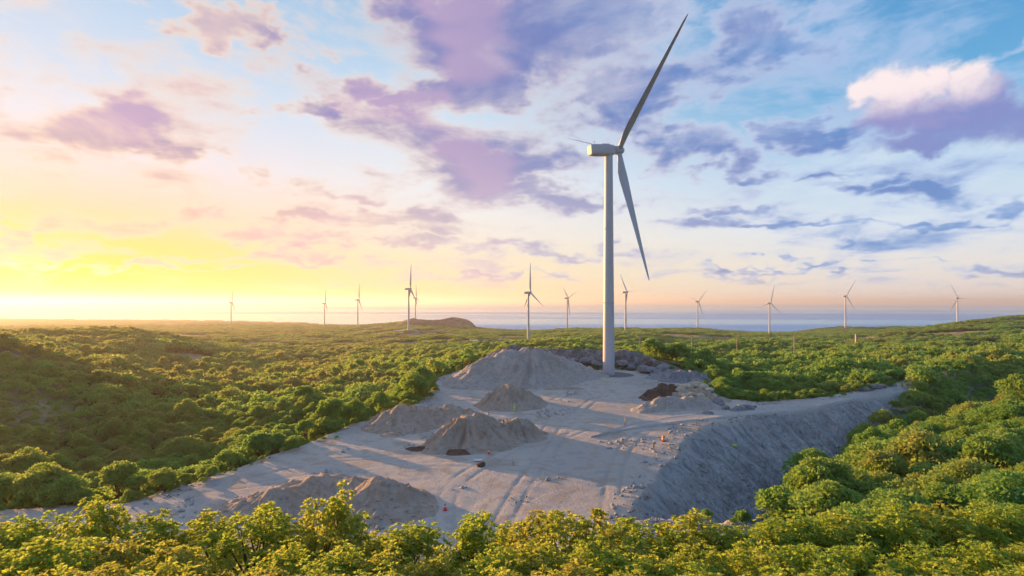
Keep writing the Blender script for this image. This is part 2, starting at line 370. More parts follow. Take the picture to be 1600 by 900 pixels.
# sea floor ring and land around the frame
extra = []
for a in (-50, -35, -20):
    extra += [(R(a), math.log(5200), -100.), (R(a), math.log(9000), -120.)]
for a in (-8, 5, 15, 28, 40, 50):
    extra += [(R(a), math.log(2300), -95.), (R(a), math.log(9000), -130.)]
for a in (-50, -25, 0, 25, 50): extra += [(R(a), math.log(5), 18.5), (R(a), math.log(2), 19.5)]
cp = np.vstack([cp, np.array(extra)])
P2 = np.c_[cp[:, 0] * KA, cp[:, 1]]
def _k(r): return r
dm = np.linalg.norm(P2[:, None] - P2[None], axis=2)
n_ = len(P2)
A = np.zeros((n_ + 3, n_ + 3)); A[:n_, :n_] = _k(dm) - 0.004 * np.eye(n_) * -1
A[:n_, n_] = 1; A[:n_, n_ + 1:] = P2; A[n_, :n_] = 1; A[n_ + 1:, :n_] = P2.T
sol = np.linalg.solve(A, np.r_[cp[:, 2], 0, 0, 0]); wts, lin_c = sol[:n_], sol[n_:]
def base_h(X, Y):
    X = np.asarray(X, float); Y = np.asarray(Y, float); sh = X.shape
    x = X.ravel(); y = Y.ravel()
    th = np.arctan2(x, y); lr = np.log(np.maximum(np.hypot(x, y), 1.5)); a = ac(th)
    out = np.empty(len(x))
    for i in range(0, len(x), 20000):
        s = slice(i, i + 20000)
        d = np.hypot(a[s, None] - P2[None, :, 0], lr[s, None] - P2[None, :, 1])
        out[s] = d @ wts + lin_c[0] + a[s] * lin_c[1] + lr[s] * lin_c[2]
    return out.reshape(sh)
# outline of the gravel pad (plan), right edge = top of the embankment
PAD = np.array([(-80, 64), (-64, 68.5), (-50, 70.6), (-46, 78), (-38.8, 97), (-34, 116), (-28, 130), (-23, 145), (-25, 165), (-26, 186), (-20, 204),
 (0, 208), (20, 206), (45, 207), (58, 200), (66, 188), (61, 165), (55, 147), (64, 141), (86.5, 149), (106, 161), (127, 178), (175, 212), (172, 202),
 (120, 167), (82, 139.5), (60, 127.5), (43, 117), (34, 105), (29.6, 97), (21, 81), (14.7, 67.4), (8, 53), (-40, 53), (-80, 55)], float)
EMB0, EMB1 = 23, 31           # segment indices of the embankment edge
seg_len = np.r_[0, np.cumsum(np.linalg.norm(np.roll(PAD, -1, 0) - PAD, axis=1))]
def pad_sd(x, y):
    """signed distance (outside > 0), nearest segment index, arc length along the outline"""
    n = len(PAD); best = np.full(x.shape, 1e9); bi = np.zeros(x.shape, int); bt = np.zeros(x.shape); ins = np.zeros(x.shape, bool)
    for i in range(n):
        a = PAD[i]; b = PAD[(i + 1) % n]; d = b - a; L2 = d @ d
        t = np.clip(((x - a[0]) * d[0] + (y - a[1]) * d[1]) / L2, 0, 1)
        ds = np.hypot(x - a[0] - t * d[0], y - a[1] - t * d[1])
        m = ds < best; best = np.where(m, ds, best); bi = np.where(m, i, bi); bt = np.where(m, seg_len[i] + t * math.sqrt(L2), bt)
        c = ((a[1] > y) != (b[1] > y)) & (x < (b[0] - a[0]) * (y - a[1]) / (b[1] - a[1] + 1e-12) + a[0]); ins ^= c
    return np.where(ins, -best, best), bi, bt
CRACKS = [(float(pad_sd(np.array([a_]), np.array([b_]))[2][0]), w_, d_) for a_, b_, w_, d_ in [(18.6, 75.5, .45, 1.3), (22.8, 84.5, .40, 1.1), (27, 92, .3, .6), (50, 121.5, .45, .9), (66, 131, .5, 1.0), (77, 137, .5, .9), (95, 149, .6, .9), (36, 108, .35, .5)]]
BASE_XY = at(951, 586, HC * F / 115.0)           # foot of the near turbine
def terrain(x, y, full=False):
    x = np.asarray(x, float); y = np.asarray(y, float)
    r = np.hypot(x, y)
    B = base_h(x, y)
    th = np.abs(np.arctan2(x, y))
    B = B * (1 - 0.6 * sstep(R(95), R(178), th)) + 0.6 * sstep(R(95), R(178), th) * np.minimum(B, 15)
    # broken ground, growing with distance
    amp = np.clip(r / 260, .12, 3.2)
    B = B + amp * fbm2(x / (amp * 11 + 6), y / (amp * 11 + 6), 4, 3)
    hl_ = sstep(250, 420, r) * sstep(1100, 800, r)
    B = B + hl_ * 9 * fbm2(x / 120, y / 120, 3, 91)
    near = (r < 340)
    s = np.full(x.shape, 999.0); bi = np.zeros(x.shape, int); bt = np.zeros(x.shape)
    if near.any():
        s1, b1, t1 = pad_sd(x[near], y[near]); s[near] = s1; bi[near] = b1; bt[near] = t1
    wob = 1.6 * fbm2(x / 9, y / 9, 3, 5)
    sw = s + np.where(s > -4, wob * sstep(-5, 2, s), 0)
    emb = (bi >= EMB0) & (bi <= EMB1) & (s < 90)
    ravine = -12.5 + 0.85 * (s - 19)
    fade = sstep(0, 1, (y - 62) / 12.0)
    B = np.where(emb, np.minimum(B, ravine * fade + B * (1 - fade) + 4 * (1 - fade)), B)
    kup = np.where(y > 178, 1.5, 0.55) * (1 + .7 * fbm2(x / 4, y / 4, 3, 8))
    sp = np.maximum(sw, 0)
    # gullies down the embankment
    gl = fbm2(bt / 1.7 + .25 * fbm2(x / 3, y / 3, 2, 2), s / 22, 3, 9, .6)
    gl2 = np.abs(vn(bt / 4.5, s / 40, 21)) * 2
    gully = np.where(emb, sstep(.5, 5, s) * sstep(24, 14, s) * (1.15 * gl - 1.1 * sstep(.16, .0, gl2)), 0)
    for b0, wd, dp in CRACKS:
        gully = gully - np.where(emb, dp * np.exp(-((bt - b0 - .5 * fbm2(s / 5, s * 0 + b0, 2, 44)) / wd) ** 2) * sstep(.5, 3, s) * sstep(20, 12, s), 0)
    z = np.clip(B, -0.72 * sp, kup * sp) + gully
    padz = .10 * fbm2(x / 5, y / 5, 4, 6) + .22 * fbm2(x / 26, y / 26, 2, 12)
    rim = 0.7 * np.exp(-((s + 2.2) / 1.5) ** 2) * np.clip(.35 + 1.3 * fbm2(x / 8, y / 8, 3, 15), 0, 1.2)
    flat = 1 - np.exp(-((x - BASE_XY.x) ** 2 + (y - BASE_XY.y) ** 2) / 13. ** 2)
    inn = sstep(3, -1, s)
    z = z + inn * (padz * flat + rim * np.where((bi >= EMB0) & (bi <= EMB1), .3, 1))
    cliff = sstep(.3, 1.5, s) * sstep(11, 6, s) * (y > 185) * (x > -22) * (x < 68)
    z = z + cliff * 1.4 * (fbm2(x / 3.0, y / 3.0, 4, 31) - .3 * np.abs(fbm2(x / 1.2, y / 1.2, 3, 33)))
    # rocky headland
    hx, hy = (716 - 800) / F * 1500, 1500
    hd = np.hypot((x - hx) / 1.0, (y - hy) / 1.5)
    hump = 27 * np.exp(-(hd / 48) ** 3) + 19 * np.exp(-(np.hypot(x - hx + 105, (y - hy) / 1.5) / 62) ** 3)
    z = z + hump * (1 + .5 * fbm2(x / 40, y / 40, 3, 40))
    if full: return z, s, bi, bt, emb, cliff, hump
    return z

# polar sheet: dense in front of the camera and over the pad
fa = np.linspace(-R(49), R(49), 640)
out_a = np.r_[np.linspace(-math.pi, -R(50), 40), fa, np.linspace(R(50), math.pi, 40)[:-1]]
rr = [2.0]
while rr[-1] < 9500:
    r0 = rr[-1]
    st = .7 if r0 < 54 else (.38 if r0 < 175 else (.6 if r0 < 240 else r0 * .0075 if r0 < 1700 else r0 * .02))
    rr.append(r0 + st)
rr = np.array(rr)
RA, AA = np.meshgrid(rr, out_a, indexing='ij')
gx, gy = RA * np.sin(AA), RA * np.cos(AA)
gz, gs, gbi, gbt, gemb, gcl, ghump = terrain(gx.ravel(), gy.ravel(), True)
nr, na = RA.shape
ii = np.arange(nr - 1)[:, None] * na + np.arange(na)[None, :]; jj = np.arange(nr - 1)[:, None] * na + (np.arange(na)[None, :] + 1) % na
quads = np.stack([ii, jj, jj + na, ii + na], -1).reshape(-1, 4)
verts = np.c_[gx.ravel(), gy.ravel(), gz]

mg, gg = new_mat('ground')
pos = gg.node('ShaderNodeNewGeometry').outputs['Position']
A_ = lambda n: gg.node('ShaderNodeAttribute', attribute_name=n).outputs['Fac']
n_big = gg.noise(pos, 0.035, 3, .6, .5); n_mid = gg.noise(pos, 0.22, 4, .62, .3); n_fine = gg.noise(pos, 2.2, 3, .7); n_gr = gg.noise(pos, 9.0, 1, .7)
# pad: crushed grey limestone with sandy drifts, damp patches and wheel tracks
padc = gg.mix(gg.rng(n_big, .36, .62), (.47, .42, .365), (.55, .485, .41))
padc = gg.mix(gg.rng(n_mid, .50, .64, 0, .8), padc, (.42, .34, .265))
padc = gg.mix(gg.rng(n_mid, .45, .30, 0, .45), padc, (.29, .29, .295))
padc = gg.mix(gg.rng(n_fine, .56, .74, 0, .5), padc, (.52, .50, .47))
padc = gg.mix(gg.rng(n_gr, .40, .25, 0, .45), padc, (.22, .21, .205))
padc = gg.mix(gg.m('MULTIPLY', A_('track'), .22), padc, (.235, .215, .20))
embc = gg.mix(gg.rng(n_mid, .35, .65), (.31, .305, .295), (.40, .39, .375))
embc = gg.mix(gg.rng(gg.noise(pos, .9, 3, .7), .52, .7, 0, .6), embc, (.14, .14, .14))
stk = gg.noise(gg.xyz(gg.m('ADD', gg.m('MULTIPLY', A_('ebt'), .75), gg.m('MULTIPLY', n_mid, 1.6)), gg.m('MULTIPLY', A_('es'), .05), 0.0), 1.0, 4, .7)
embc = gg.mix(gg.rng(stk, .54, .68, 0, .55), embc, (.17, .165, .16))
embc = gg.mix(gg.rng(stk, .44, .32, 0, .6), embc, (.47, .455, .44))
embc = gg.mix(gg.rng(n_gr, .60, .7, 0, .35), embc, (.36, .36, .35))
rockc = gg.mix(gg.rng(gg.noise(pos, .35, 4, .7, dim='3D'), .35, .65), (.13, .12, .12), (.27, .26, .265))
vegc = gg.mix(gg.rng(gg.noise(pos, .02, 4, .65), .35, .65), (.055, .085, .020), (.115, .120, .035))
vegc = gg.mix(gg.rng(gg.noise(pos, .09, 4, .7), .40, .62, 0, .75), vegc, (.04, .062, .016))
vegc = gg.mix(gg.rng(gg.noise(pos, .008, 3, .6), .60, .72, 0, .8), vegc, (.26, .20, .13))
soilc = gg.mix(gg.rng(n_mid, .35, .65), (.20, .13, .08), (.34, .25, .16))
redc = gg.mix(gg.rng(gg.noise(pos, .03, 3, .7), .35, .65), (.15, .085, .055), (.27, .17, .11))
vegc = gg.mix(A_('gap'), vegc, gg.mix(gg.rng(n_big, .35, .65), (.24, .21, .085), (.34, .27, .16)))
c = gg.mix(A_('pad'), vegc, padc)
c = gg.mix(A_('emb'), c, embc)
c = gg.mix(A_('rock'), c, rockc)
c = gg.mix(A_('soil'), c, soilc)
c = gg.mix(A_('headland'), c, redc)
hgt = gg.m('ADD', gg.m('MULTIPLY', n_fine, .5), gg.m('ADD', n_mid, gg.m('MULTIPLY', n_gr, .25)))
vegb = gg.noise(pos, .13, 4, .75)
hgt = gg.m('ADD', hgt, gg.m('MULTIPLY', gg.m('MULTIPLY', vegb, gg.m('SUBTRACT', 1, A_('pad'))), 14))
finish(gg, pbr(gg, c, .95, hgt, .6, .4, spec=.1))
dist0 = np.hypot(verts[:, 0], verts[:, 1])
TRACKS = [([(-2, 60), (2, 80), (8, 100), (14, 125), (24, 150), (30, 178)], 1.1), ([(12, 66), (16, 85), (22, 102), (33, 118), (50, 131), (75, 141), (105, 157)], 1.1), ([(-44, 76), (-34, 88), (-20, 92), (-4, 94), (10, 104), (20, 120)], 1.0),
          ([(-8, 62), (-9, 78), (-2, 92), (6, 112), (8, 135), (18, 160), (26, 175)], 1.2), ([(-58, 70), (-40, 76), (-24, 84), (-12, 88), (2, 86), (12, 78)], 1.1), ([(20, 108), (12, 120), (-4, 124), (-14, 130)], 1.0)]
gme = mesh_np('ground', verts, quads, mg, smooth=True)
trk = np.zeros(len(verts))
sel = (gs < 1) & (dist0 < 230)
for pl, wb in TRACKS:
    P = np.array(pl, float)
    for _ in range(4):
        Q = np.empty((2 * len(P) - 2, 2)); Q[0::2] = .75 * P[:-1] + .25 * P[1:]; Q[1::2] = .25 * P[:-1] + .75 * P[1:]; P = np.vstack([P[:1], Q, P[-1:]])
    dmin = np.full(sel.sum(), 99.)
    for a_, b_ in zip(P, P[1:]):
        d_ = b_ - a_; t_ = np.clip(((verts[sel, 0] - a_[0]) * d_[0] + (verts[sel, 1] - a_[1]) * d_[1]) / max(d_ @ d_, 1e-6), 0, 1)
        dmin = np.minimum(dmin, np.hypot(verts[sel, 0] - a_[0] - t_ * d_[0], verts[sel, 1] - a_[1] - t_ * d_[1]))
    trk[sel] = np.maximum(trk[sel], np.exp(-((dmin - wb) / .38) ** 2) * np.clip(.75 + 1.2 * fbm2(verts[sel, 0] / 7, verts[sel, 1] / 7, 2, 95), 0, 1))
gme_z = verts[:, 2] - .09 * trk
co_ = verts.copy(); co_[:, 2] = gme_z; gme.vertices.foreach_set('co', co_.astype(np.float32).ravel()); gme.update()
attr(gme, 'track', trk)
wn = fbm2(verts[:, 0] / 3, verts[:, 1] / 3, 3, 50) * 2
padm = sstep(2.6, .2, gs + wn)
embm = np.where(gemb, sstep(-.5, 1.5, gs + .4 * wn) * sstep(26, 19, gs + wn), 0)
rockm = gcl
pxs = 800 + F * verts[:, 0] / np.maximum(verts[:, 1], 1); pys = 471 - F * (verts[:, 2] - HC) / np.maximum(verts[:, 1], 1)
dist = np.hypot(verts[:, 0], verts[:, 1])
# bare patches far off: round turbine feet, an eroded face on the left hill, an orange knoll near the shore
soil = np.zeros(len(verts))
for (p, ph, px) in tb:
    soil = np.maximum(soil, sstep(34, 20, np.hypot(verts[:, 0] - p.x, verts[:, 1] - p.y) + 8 * wn))
def spot(px, py, Y, rad, e=1.0):
    q_ = at(px, py, Y); return sstep(rad, rad * .6, np.hypot(verts[:, 0] - q_.x, (verts[:, 1] - q_.y) / e) + rad * .3 * wn)
BARE = [(18, 532, 198, 13, 1.2), (300, 548, 430, 12, 1.5), (520, 526, 900, 24, 1.5), (470, 540, 640, 16, 1.3), (720, 530, 750, 20, 1.5), (1040, 536, 560, 14, 2.0), (1460, 535, 520, 12, 1.5), (782, 534, 800, 42, 1.0), (1372, 514, 1330, 26, 1.2), (1005, 518, 1080, 26, 1.0), (670, 517, 1100, 50, 1.5), (1320, 511, 1330, 30, 1.0)]
for b_ in BARE: soil = np.maximum(soil, spot(*b_))
attr(gme, 'gap', sstep(.06, .16, fbm2(verts[:, 0] / 60, verts[:, 1] / 60, 3, 80)) * sstep(230, 420, dist) * sstep(2600, 1500, dist) + .85 * sstep(180, 60, pxs) * sstep(170, 200, dist) * sstep(460, 380, dist) * (verts[:, 1] > 50)); attr(gme, 'ebt', gbt); attr(gme, 'es', gs); attr(gme, 'pad', padm); attr(gme, 'emb', embm); attr(gme, 'rock', rockm); attr(gme, 'soil', soil * (1 - padm)); attr(gme, 'headland', sstep(6, 14, ghump))
ground = tag(obj('ground', gme), kind='structure')

# ------------------------------------------------------------------ sea
ms, gg = new_mat('sea_water')
pos = gg.node('ShaderNodeNewGeometry').outputs['Position']
band = gg.noise(gg.v('MULTIPLY', pos, (.00016, .00075, 1)), 1.0, 6, .6, .6)
rip = gg.noise(gg.v('MULTIPLY', pos, (.03, .09, 1)), 1.0, 6, .7)
colw = gg.mix(gg.rng(band, .36, .60), (.0, .30, .66), (.05, .58, .84))
bmp = gg.node('ShaderNodeBump', {'Strength': gg.rng(band, .35, .62, .30, .06), 'Distance': 2.0, 'Height': rip})
dfs = gg.node('ShaderNodeBsdfDiffuse', {'Color': colw, 'Normal': bmp.outputs[0]})
gls = gg.node('ShaderNodeBsdfGlossy', {'Color': (.95, .97, 1, 1), 'Roughness': gg.rng(band, .35, .65, .20, .08), 'Normal': bmp.outputs[0]})
mx = gg.node('ShaderNodeMixShader', {0: gg.rng(band, .38, .66, .22, .58)}); gg.l.new(dfs.outputs[0], mx.inputs[1]); gg.l.new(gls.outputs[0], mx.inputs[2])
finish(gg, mx.outputs[0])
S_ = 60000
tag(obj('sea', mesh_np('sea', [(-S_, -S_, SEA), (S_, -S_, SEA), (S_, S_, SEA), (-S_, S_, SEA)], [(0, 1, 2, 3)], ms)), kind='structure')

# ------------------------------------------------------------------ evening haze
mh = bpy.data.materials.new('haze'); mh.use_nodes = True; gg = G(mh.node_tree); gg.n.clear()
pv = gg.node('ShaderNodeVolumePrincipled', {'Color': (1.0, .975, .94, 1), 'Density': 0.0001, 'Anisotropy': .46})
o_ = gg.node('ShaderNodeOutputMaterial'); gg.l.new(pv.outputs[0], o_.inputs['Volume'])
bm = bmesh.new(); box_bm(bm, (0, 0, 0), (140000, 140000, 264))
tag(obj('haze', bm, mh), kind='stuff')
# ------------------------------------------------------------------ wind turbines
TH, TILT, CONE = 0.354, 0.085, 0.076
def blade_mesh():
    st = [(1.1, 1.9, 1.9, 0), (2.6, 1.95, 1.85, 2), (5.0, 2.5, 1.4, 10), (8.0, 3.2, .95, 12), (11, 3.35, .72, 10), (16, 2.9, .55, 7), (22, 2.4, .42, 5), (29, 1.85, .31, 3), (36, 1.4, .22, 2), (42, 1.0, .15, 1), (46, .68, .10, 0), (47.6, .38, .06, 0), (48.1, .08, .02, 0)]
    bm = bmesh.new(); rings = []; N = 16
    for r, c, t, tw in st:
        k = min(1, max(0, (r - 1.8) / 5))
        ring = []
        for i in range(N):
            a = 2 * math.pi * i / N
            cx, cy = math.cos(a), math.sin(a)
            # aerofoil: blunt nose at +x, sharp tail at -x
            ax = .5 * c * cx; ay = .5 * t * cy * (1 - k * .75 * (1 - (cx + 1) / 2) ** 1.0)
            ax -= k * c * .18
            w = R(tw); x = ax * math.cos(w) - ay * math.sin(w); y = ax * math.sin(w) + ay * math.cos(w)
            ring.append(bm.verts.new((x, y, r)))
        rings.append(ring)
    for a, b in zip(rings, rings[1:]):
        for k in range(N): bm.faces.new((a[k], a[(k + 1) % N], b[(k + 1) % N], b[k]))
    bm.faces.new(rings[0][::-1]); bm.faces.new(rings[-1])
    m = bpy.data.meshes.new('blade'); bm.to_mesh(m); bm.free(); return m
def nacelle_mesh():
    # lofted rounded box along local x (rear at -x, hub side at +x), origin on the rotor axis
    st = [(-7.6, 1.45, 1.55, .05), (-7.3, 1.75, 1.85, .02), (-5, 1.85, 1.95, 0), (-1, 1.85, 1.95, 0), (1.2, 1.7, 1.8, 0), (2.3, 1.35, 1.4, 0)]
    bm = bmesh.new(); rings = []; N = 24
    for x, w, h, dz in st:
        ring = []
        for i in range(N):
            a = 2 * math.pi * (i + .5) / N; ca, sa = math.cos(a), math.sin(a); p = .42
            ring.append(bm.verts.new((x, w * math.copysign(abs(ca) ** p, ca), h * math.copysign(abs(sa) ** p, sa) + dz)))
        rings.append(ring)
    for a, b in zip(rings, rings[1:]):
        for k in range(N): bm.faces.new((a[k], a[(k + 1) % N], b[(k + 1) % N], b[k]))
    bm.faces.new(rings[0][::-1]); bm.faces.new(rings[-1])
    m = bpy.data.meshes.new('nacelle'); bm.normal_update(); bmesh.ops.recalc_face_normals(bm, faces=bm.faces); bm.to_mesh(m); bm.free(); return m
def hub_mesh():
    prof = [(.0, -1.6), (1.35, -1.6), (1.55, -1.0), (1.6, 0), (1.5, .8), (1.25, 1.5), (.85, 2.0), (.4, 2.25), (.02, 2.32)]
    m = lathe('hub', [(max(r, .01), z) for r, z in prof], 28); m.transform(Matrix.Rotation(R(90), 4, 'Y')); return m
def tower_mesh():
    prof = [(2.1, 0), (2.1 - .0087 * .5, .5), (2.1 - .0087 * 3, 3)]
    for i in range(1, 4):
        z = 78 * i / 3; r = 2.1 + (1.42 - 2.1) * i / 3
        rl = lambda q_: 2.1 + (1.42 - 2.1) * q_ / 78
        prof += [(rl(z - 13), z - 13), (rl(z - .6), z - .6), (rl(z - .3), z - .3), (rl(z - .3) + .03, z - .27), (rl(z) + .03, z - .03), (rl(z), z)] + ([(rl(z + .3), z + .3)] if i < 3 else [])
    return lathe('tower', prof, 56)
ME = dict(tower=tower_mesh(), nacelle=nacelle_mesh(), hub=hub_mesh(), blade=blade_mesh())
for k, v in ME.items():
    v.materials.append(M_BLADE if k == 'blade' else M_TUR)
    v.polygons.foreach_set('use_smooth', np.ones(len(v.polygons), dtype=bool)); 
def turbine(loc, phase, label, near=False, first=None):
    root = empty('wind_turbine', loc, TH)
    tag(root, label, 'wind turbine', 'wind turbines of the wind farm')
    rot = Matrix.Translation((0, 0, 79.7)) @ Matrix.Rotation(-TILT, 4, 'Y')
    link(bpy.data.objects.new('tower', ME['tower']), root)
    o = link(bpy.data.objects.new('nacelle', ME['nacelle']), root); o.matrix_local = rot; nac = o
    hubm = rot @ Matrix.Translation((4.0, 0, .1))
    o = link(bpy.data.objects.new('hub', ME['hub']), root); o.matrix_local = hubm
    for k in range(3):
        o = link(bpy.data.objects.new('blade', ME['blade']), root)
        o.matrix_local = hubm @ Matrix.Rotation(-(phase - k * 2 * math.pi / 3), 4, 'X') @ Matrix.Rotation(CONE, 4, 'Y')
    if near:
        bm = bmesh.new(); box_bm(bm, (-7.62, 0, .1), (.12, 2.5, 2.5), .04)
        obj('rear_panel', bm, M_TUR, nac)
        bm = bmesh.new()
        for i in range(5): box_bm(bm, (-7.70, 0, -.75 + i * .42), (.10, 2.0, .16), .02)
        obj('vent_grille', bm, M_DARK, nac)
        bm = bmesh.new(); tube_bm(bm, [(-5.2, .5, 1.9), (-5.2, .5, 3.3)], [.05, .04], 6); tube_bm(bm, [(-5.2, .1, 3.1), (-5.2, .9, 3.1)], [.03, .03], 6)
        tube_bm(bm, [(-5.2, .1, 3.1), (-5.2, .1, 3.35)], [.07, .07], 6); tube_bm(bm, [(-5.2, .9, 3.1), (-5.2, .9, 3.35)], [.07, .07], 6)
        obj('wind_sensor', bm, M_DARK, nac)
        bm = bmesh.new(); box_bm(bm, (-1.6, 0, 2.02), (3.4, 2.2, .22), .08)
        obj('roof_hatch', bm, M_TUR, nac)
        # door on the side towards the pad
        bm = bmesh.new(); box_bm(bm, (0, 0, 0), (.16, 1.15, 2.5), .05)
        d = obj('door', bm, M_TUR, root); a = R(-118) - TH
        d.location = (2.07 * math.cos(a), 2.07 * math.sin(a), 2.6); d.rotation_euler = (0, 0, a)
        bm = bmesh.new(); box_bm(bm, (.13, .4, 0), (.08, .08, .3), .02); obj('handle', bm, M_DARK, d)
        bm = bmesh.new()
        for i in range(5): box_bm(bm, (.5 + (4 - i) * .28, 0, .14 + i * .26), (.28, 1.2, .06))
        for sgn in (-1, 1): tube_bm(bm, [(1.75, sgn * .58, .15), (.4, sgn * .58, 1.4)], [.04, .04], 6); tube_bm(bm, [(1.75, sgn * .58, 1.1), (.4, sgn * .58, 2.4)], [.03, .03], 6)
        st = obj('steps', bm, M_CONC, root); st.rotation_euler = (0, 0, a); st.location = (1.9 * math.cos(a), 1.9 * math.sin(a), 0)
        obj('foundation', lathe('foundation', [(8.9, -.5), (8.9, .10), (8.6, .18), (2.3, .24)], 64), M_DISC, root)
        bm = bmesh.new(); obj('base_ring', lathe('base_ring', [(2.45, .1), (2.45, .55), (2.2, .62), (2.05, .62)], 56), M_CONC, root)
    return root
turbine((BASE_XY.x, BASE_XY.y, -.05), -0.882, 'tall white wind turbine in the foreground standing on the gravel pad', True)
TL = ['far wind turbine at the extreme left, pale against the golden sea', 'second wind turbine from the left, small beside the golden shore',
      'third wind turbine from the left, standing alone left of the overlapping pair', 'taller front turbine of the overlapping pair on the left',
      'smaller rear turbine of the overlapping pair on the left', 'distant turbine above the big gravel mound with one blade pointing right',
      'small turbine between the gravel mound turbine and the near tower', 'distant turbine just right of the near tower',
      'distant turbine with Y-shaped blades right of the near tower', 'distant turbine whose foot sits lowest on the right shore',
      'distant turbine on the low green headland right of centre', 'far right wind turbine beside the rising green hill']
for (p, ph, px), lb in zip(tb, TL):
    z = float(terrain(np.array([p.x]), np.array([p.y]))[0])
    turbine((p.x, p.y, min(z, p.z + 1.5) - .3), R(ph), lb)
# pale sand ring round the foundation
n = 96; a = np.linspace(0, 2 * math.pi, n, endpoint=False)
ro = 10.6 + .9 * fbm2(np.cos(a) * 2 + 5, np.sin(a) * 2, 3, 60)
vs = []
for rad, z in ((8.7, .06), (9.4, .42), (None, .02)):
    rr_ = ro if rad is None else np.full(n, rad)
    vs.append(np.c_[BASE_XY.x + rr_ * np.cos(a), BASE_XY.y + rr_ * np.sin(a), np.full(n, z) + (.12 * fbm2(np.cos(a) * 4, np.sin(a) * 4, 2, 61) if rad == 9.4 else 0)])
i0 = np.arange(n); i1 = (i0 + 1) % n
fs = np.vstack([np.c_[i0 + k * n, i1 + k * n, i1 + (k + 1) * n, i0 + (k + 1) * n] for k in range(2)])
tag(obj('sand_bank', mesh_np('sand_bank', np.vstack(vs), fs, M_RIM, True)), 'low pale sand bank ringing the dark disc at the near turbine foot', 'sand bank')

# ------------------------------------------------------------------ spoil mounds
def mound(name, label, cat, ridge, slope, mat, gully=.35, res=.35, r0=.8, seed=1, rough=.85, freq=1.0, group=None):
    """ridge: list of (x, y, h) in plan; sides fall at 'slope' from the ridge line"""
    rg = np.array(ridge, float); h = rg[:, 2].max(); ext = h / slope * 1.25 + 1.5
    xs = np.arange(rg[:, 0].min() - ext, rg[:, 0].max() + ext, res); ys = np.arange(rg[:, 1].min() - ext, rg[:, 1].max() + ext, res)
    X, Y = np.meshgrid(xs, ys, indexing='ij'); z = np.full(X.shape, -9.0)
    wx = X + .9 * fbm2(X / 3.2, Y / 3.2, 3, seed + 3); wy = Y + .9 * fbm2(X / 3.2, Y / 3.2, 3, seed + 7)
    T = np.zeros(X.shape); segs = list(zip(rg, rg[1:])) or [(rg[0], rg[0])]
    for k, (a_, b_) in enumerate(segs):
        d = b_[:2] - a_[:2]; L2 = max(d @ d, 1e-6)
        t = np.clip(((wx - a_[0]) * d[0] + (wy - a_[1]) * d[1]) / L2, 0, 1)
        ds = np.hypot(wx - a_[0] - t * d[0], wy - a_[1] - t * d[1])
        zz = a_[2] + t * (b_[2] - a_[2]) - slope * (np.sqrt(ds ** 2 + r0 ** 2) - r0)
        m = zz > z; z = np.where(m, zz, z)
    cx, cy = rg[:, 0].mean(), rg[:, 1].mean()
    ang = np.arctan2(Y - cy, X - cx); rad = np.hypot(X - cx, Y - cy)
    per = np.clip(rad, 1.5, 99)
    gl = fbm2(np.cos(ang) * 7 * freq + seed, np.sin(ang) * 7 * freq + rad * .03, 3, seed + 11, .6)
    z = z + gully * np.clip(1 - np.abs(z / h - .45) * 1.6, 0, 1) * (gl * 2.0) * min(h / 3, 1.6)
    z = z + rough * fbm2(X / 1.6, Y / 1.6, 4, seed + 20) * np.clip(.4 + z / h, .25, 1)
    z = z + .22 * h * fbm2(X / (h * 1.5), Y / (h * 1.5), 3, seed + 33) * np.clip(z / h * 1.6, 0, 1)
    z = z - .30 * h * np.abs(fbm2(X / (h * .75) + 3, Y / (h * .75), 3, seed + 41)) * np.clip(z / h * 1.8, 0, 1) * np.clip(rough, 0, 1)
    # foot: spread out a little
    z = np.where(z < .5, .5 - (.5 - z) * .62, z)
    keep = z > -.45
    nx, ny = X.shape; idx = np.arange(nx * ny).reshape(nx, ny)
    f = np.stack([idx[:-1, :-1], idx[1:, :-1], idx[1:, 1:], idx[:-1, 1:]], -1).reshape(-1, 4)
    kf = keep.ravel()[f].any(1); f = f[kf]
    used = np.unique(f); mp = -np.ones(nx * ny, int); mp[used] = np.arange(len(used))
    V = np.c_[X.ravel(), Y.ravel(), np.maximum(z.ravel(), -.8)][used] - np.array([cx, cy, 0])
    o = obj(name, mesh_np(name, V, mp[f], mat, True)); o.location = (cx, cy, 0)
    return tag(o, label, cat, group)
def G0(px, py):       # point of the pad floor seen at a pixel
    Y = HC * F / (py - 471.0); return ((px - 800) / F * Y, Y)
mound('gravel_mound', 'biggest grey gravel mound, left of the near turbine', 'gravel mound', [(-13, 172, 5.5), (-8, 176, 9.0), (-1, 180, 11.3), (5, 182, 11.0), (12, 184, 8.0), (22, 187, 4.5), (30, 189, 1.5)], .62, M_MOUND_G, .7, .4, 1.0, 1, 1.1)
mound('gravel_mound', 'brown gravel mound leaning on the front of the biggest mound', 'gravel mound', [(-5, 137, 2.6), (-.5, 137, 5.4), (4, 139, 3.4)], .72, M_MOUND, .5, .3, .5, 2)
mound('gravel_mound', 'rounded left mound of the pair at the edge of the valley', 'gravel mound', [(-27.5, 116, 2.2), (-23.6, 114, 4.0), (-20, 116, 3.0)], .62, M_MOUND, .3, .3, .7, 3)
mound('gravel_mound', 'lower right mound of the pair at the edge of the valley', 'gravel mound', [(-18, 120, 2.7), (-14, 121, 3.5), (-9.5, 121.5, 2.4)], .6, M_MOUND, .35, .3, .6, 4)
mound('gravel_mound', 'steep brown ridged mound in the middle of the pad', 'gravel mound', [(-13.5, 96.5, 1.2), (-11.2, 98.6, 3.8), (-8.2, 101, 5.4), (-5.2, 102, 5.0), (-3, 102, 3.4)], .74, M_MOUND, .6, .26, .35, 5)
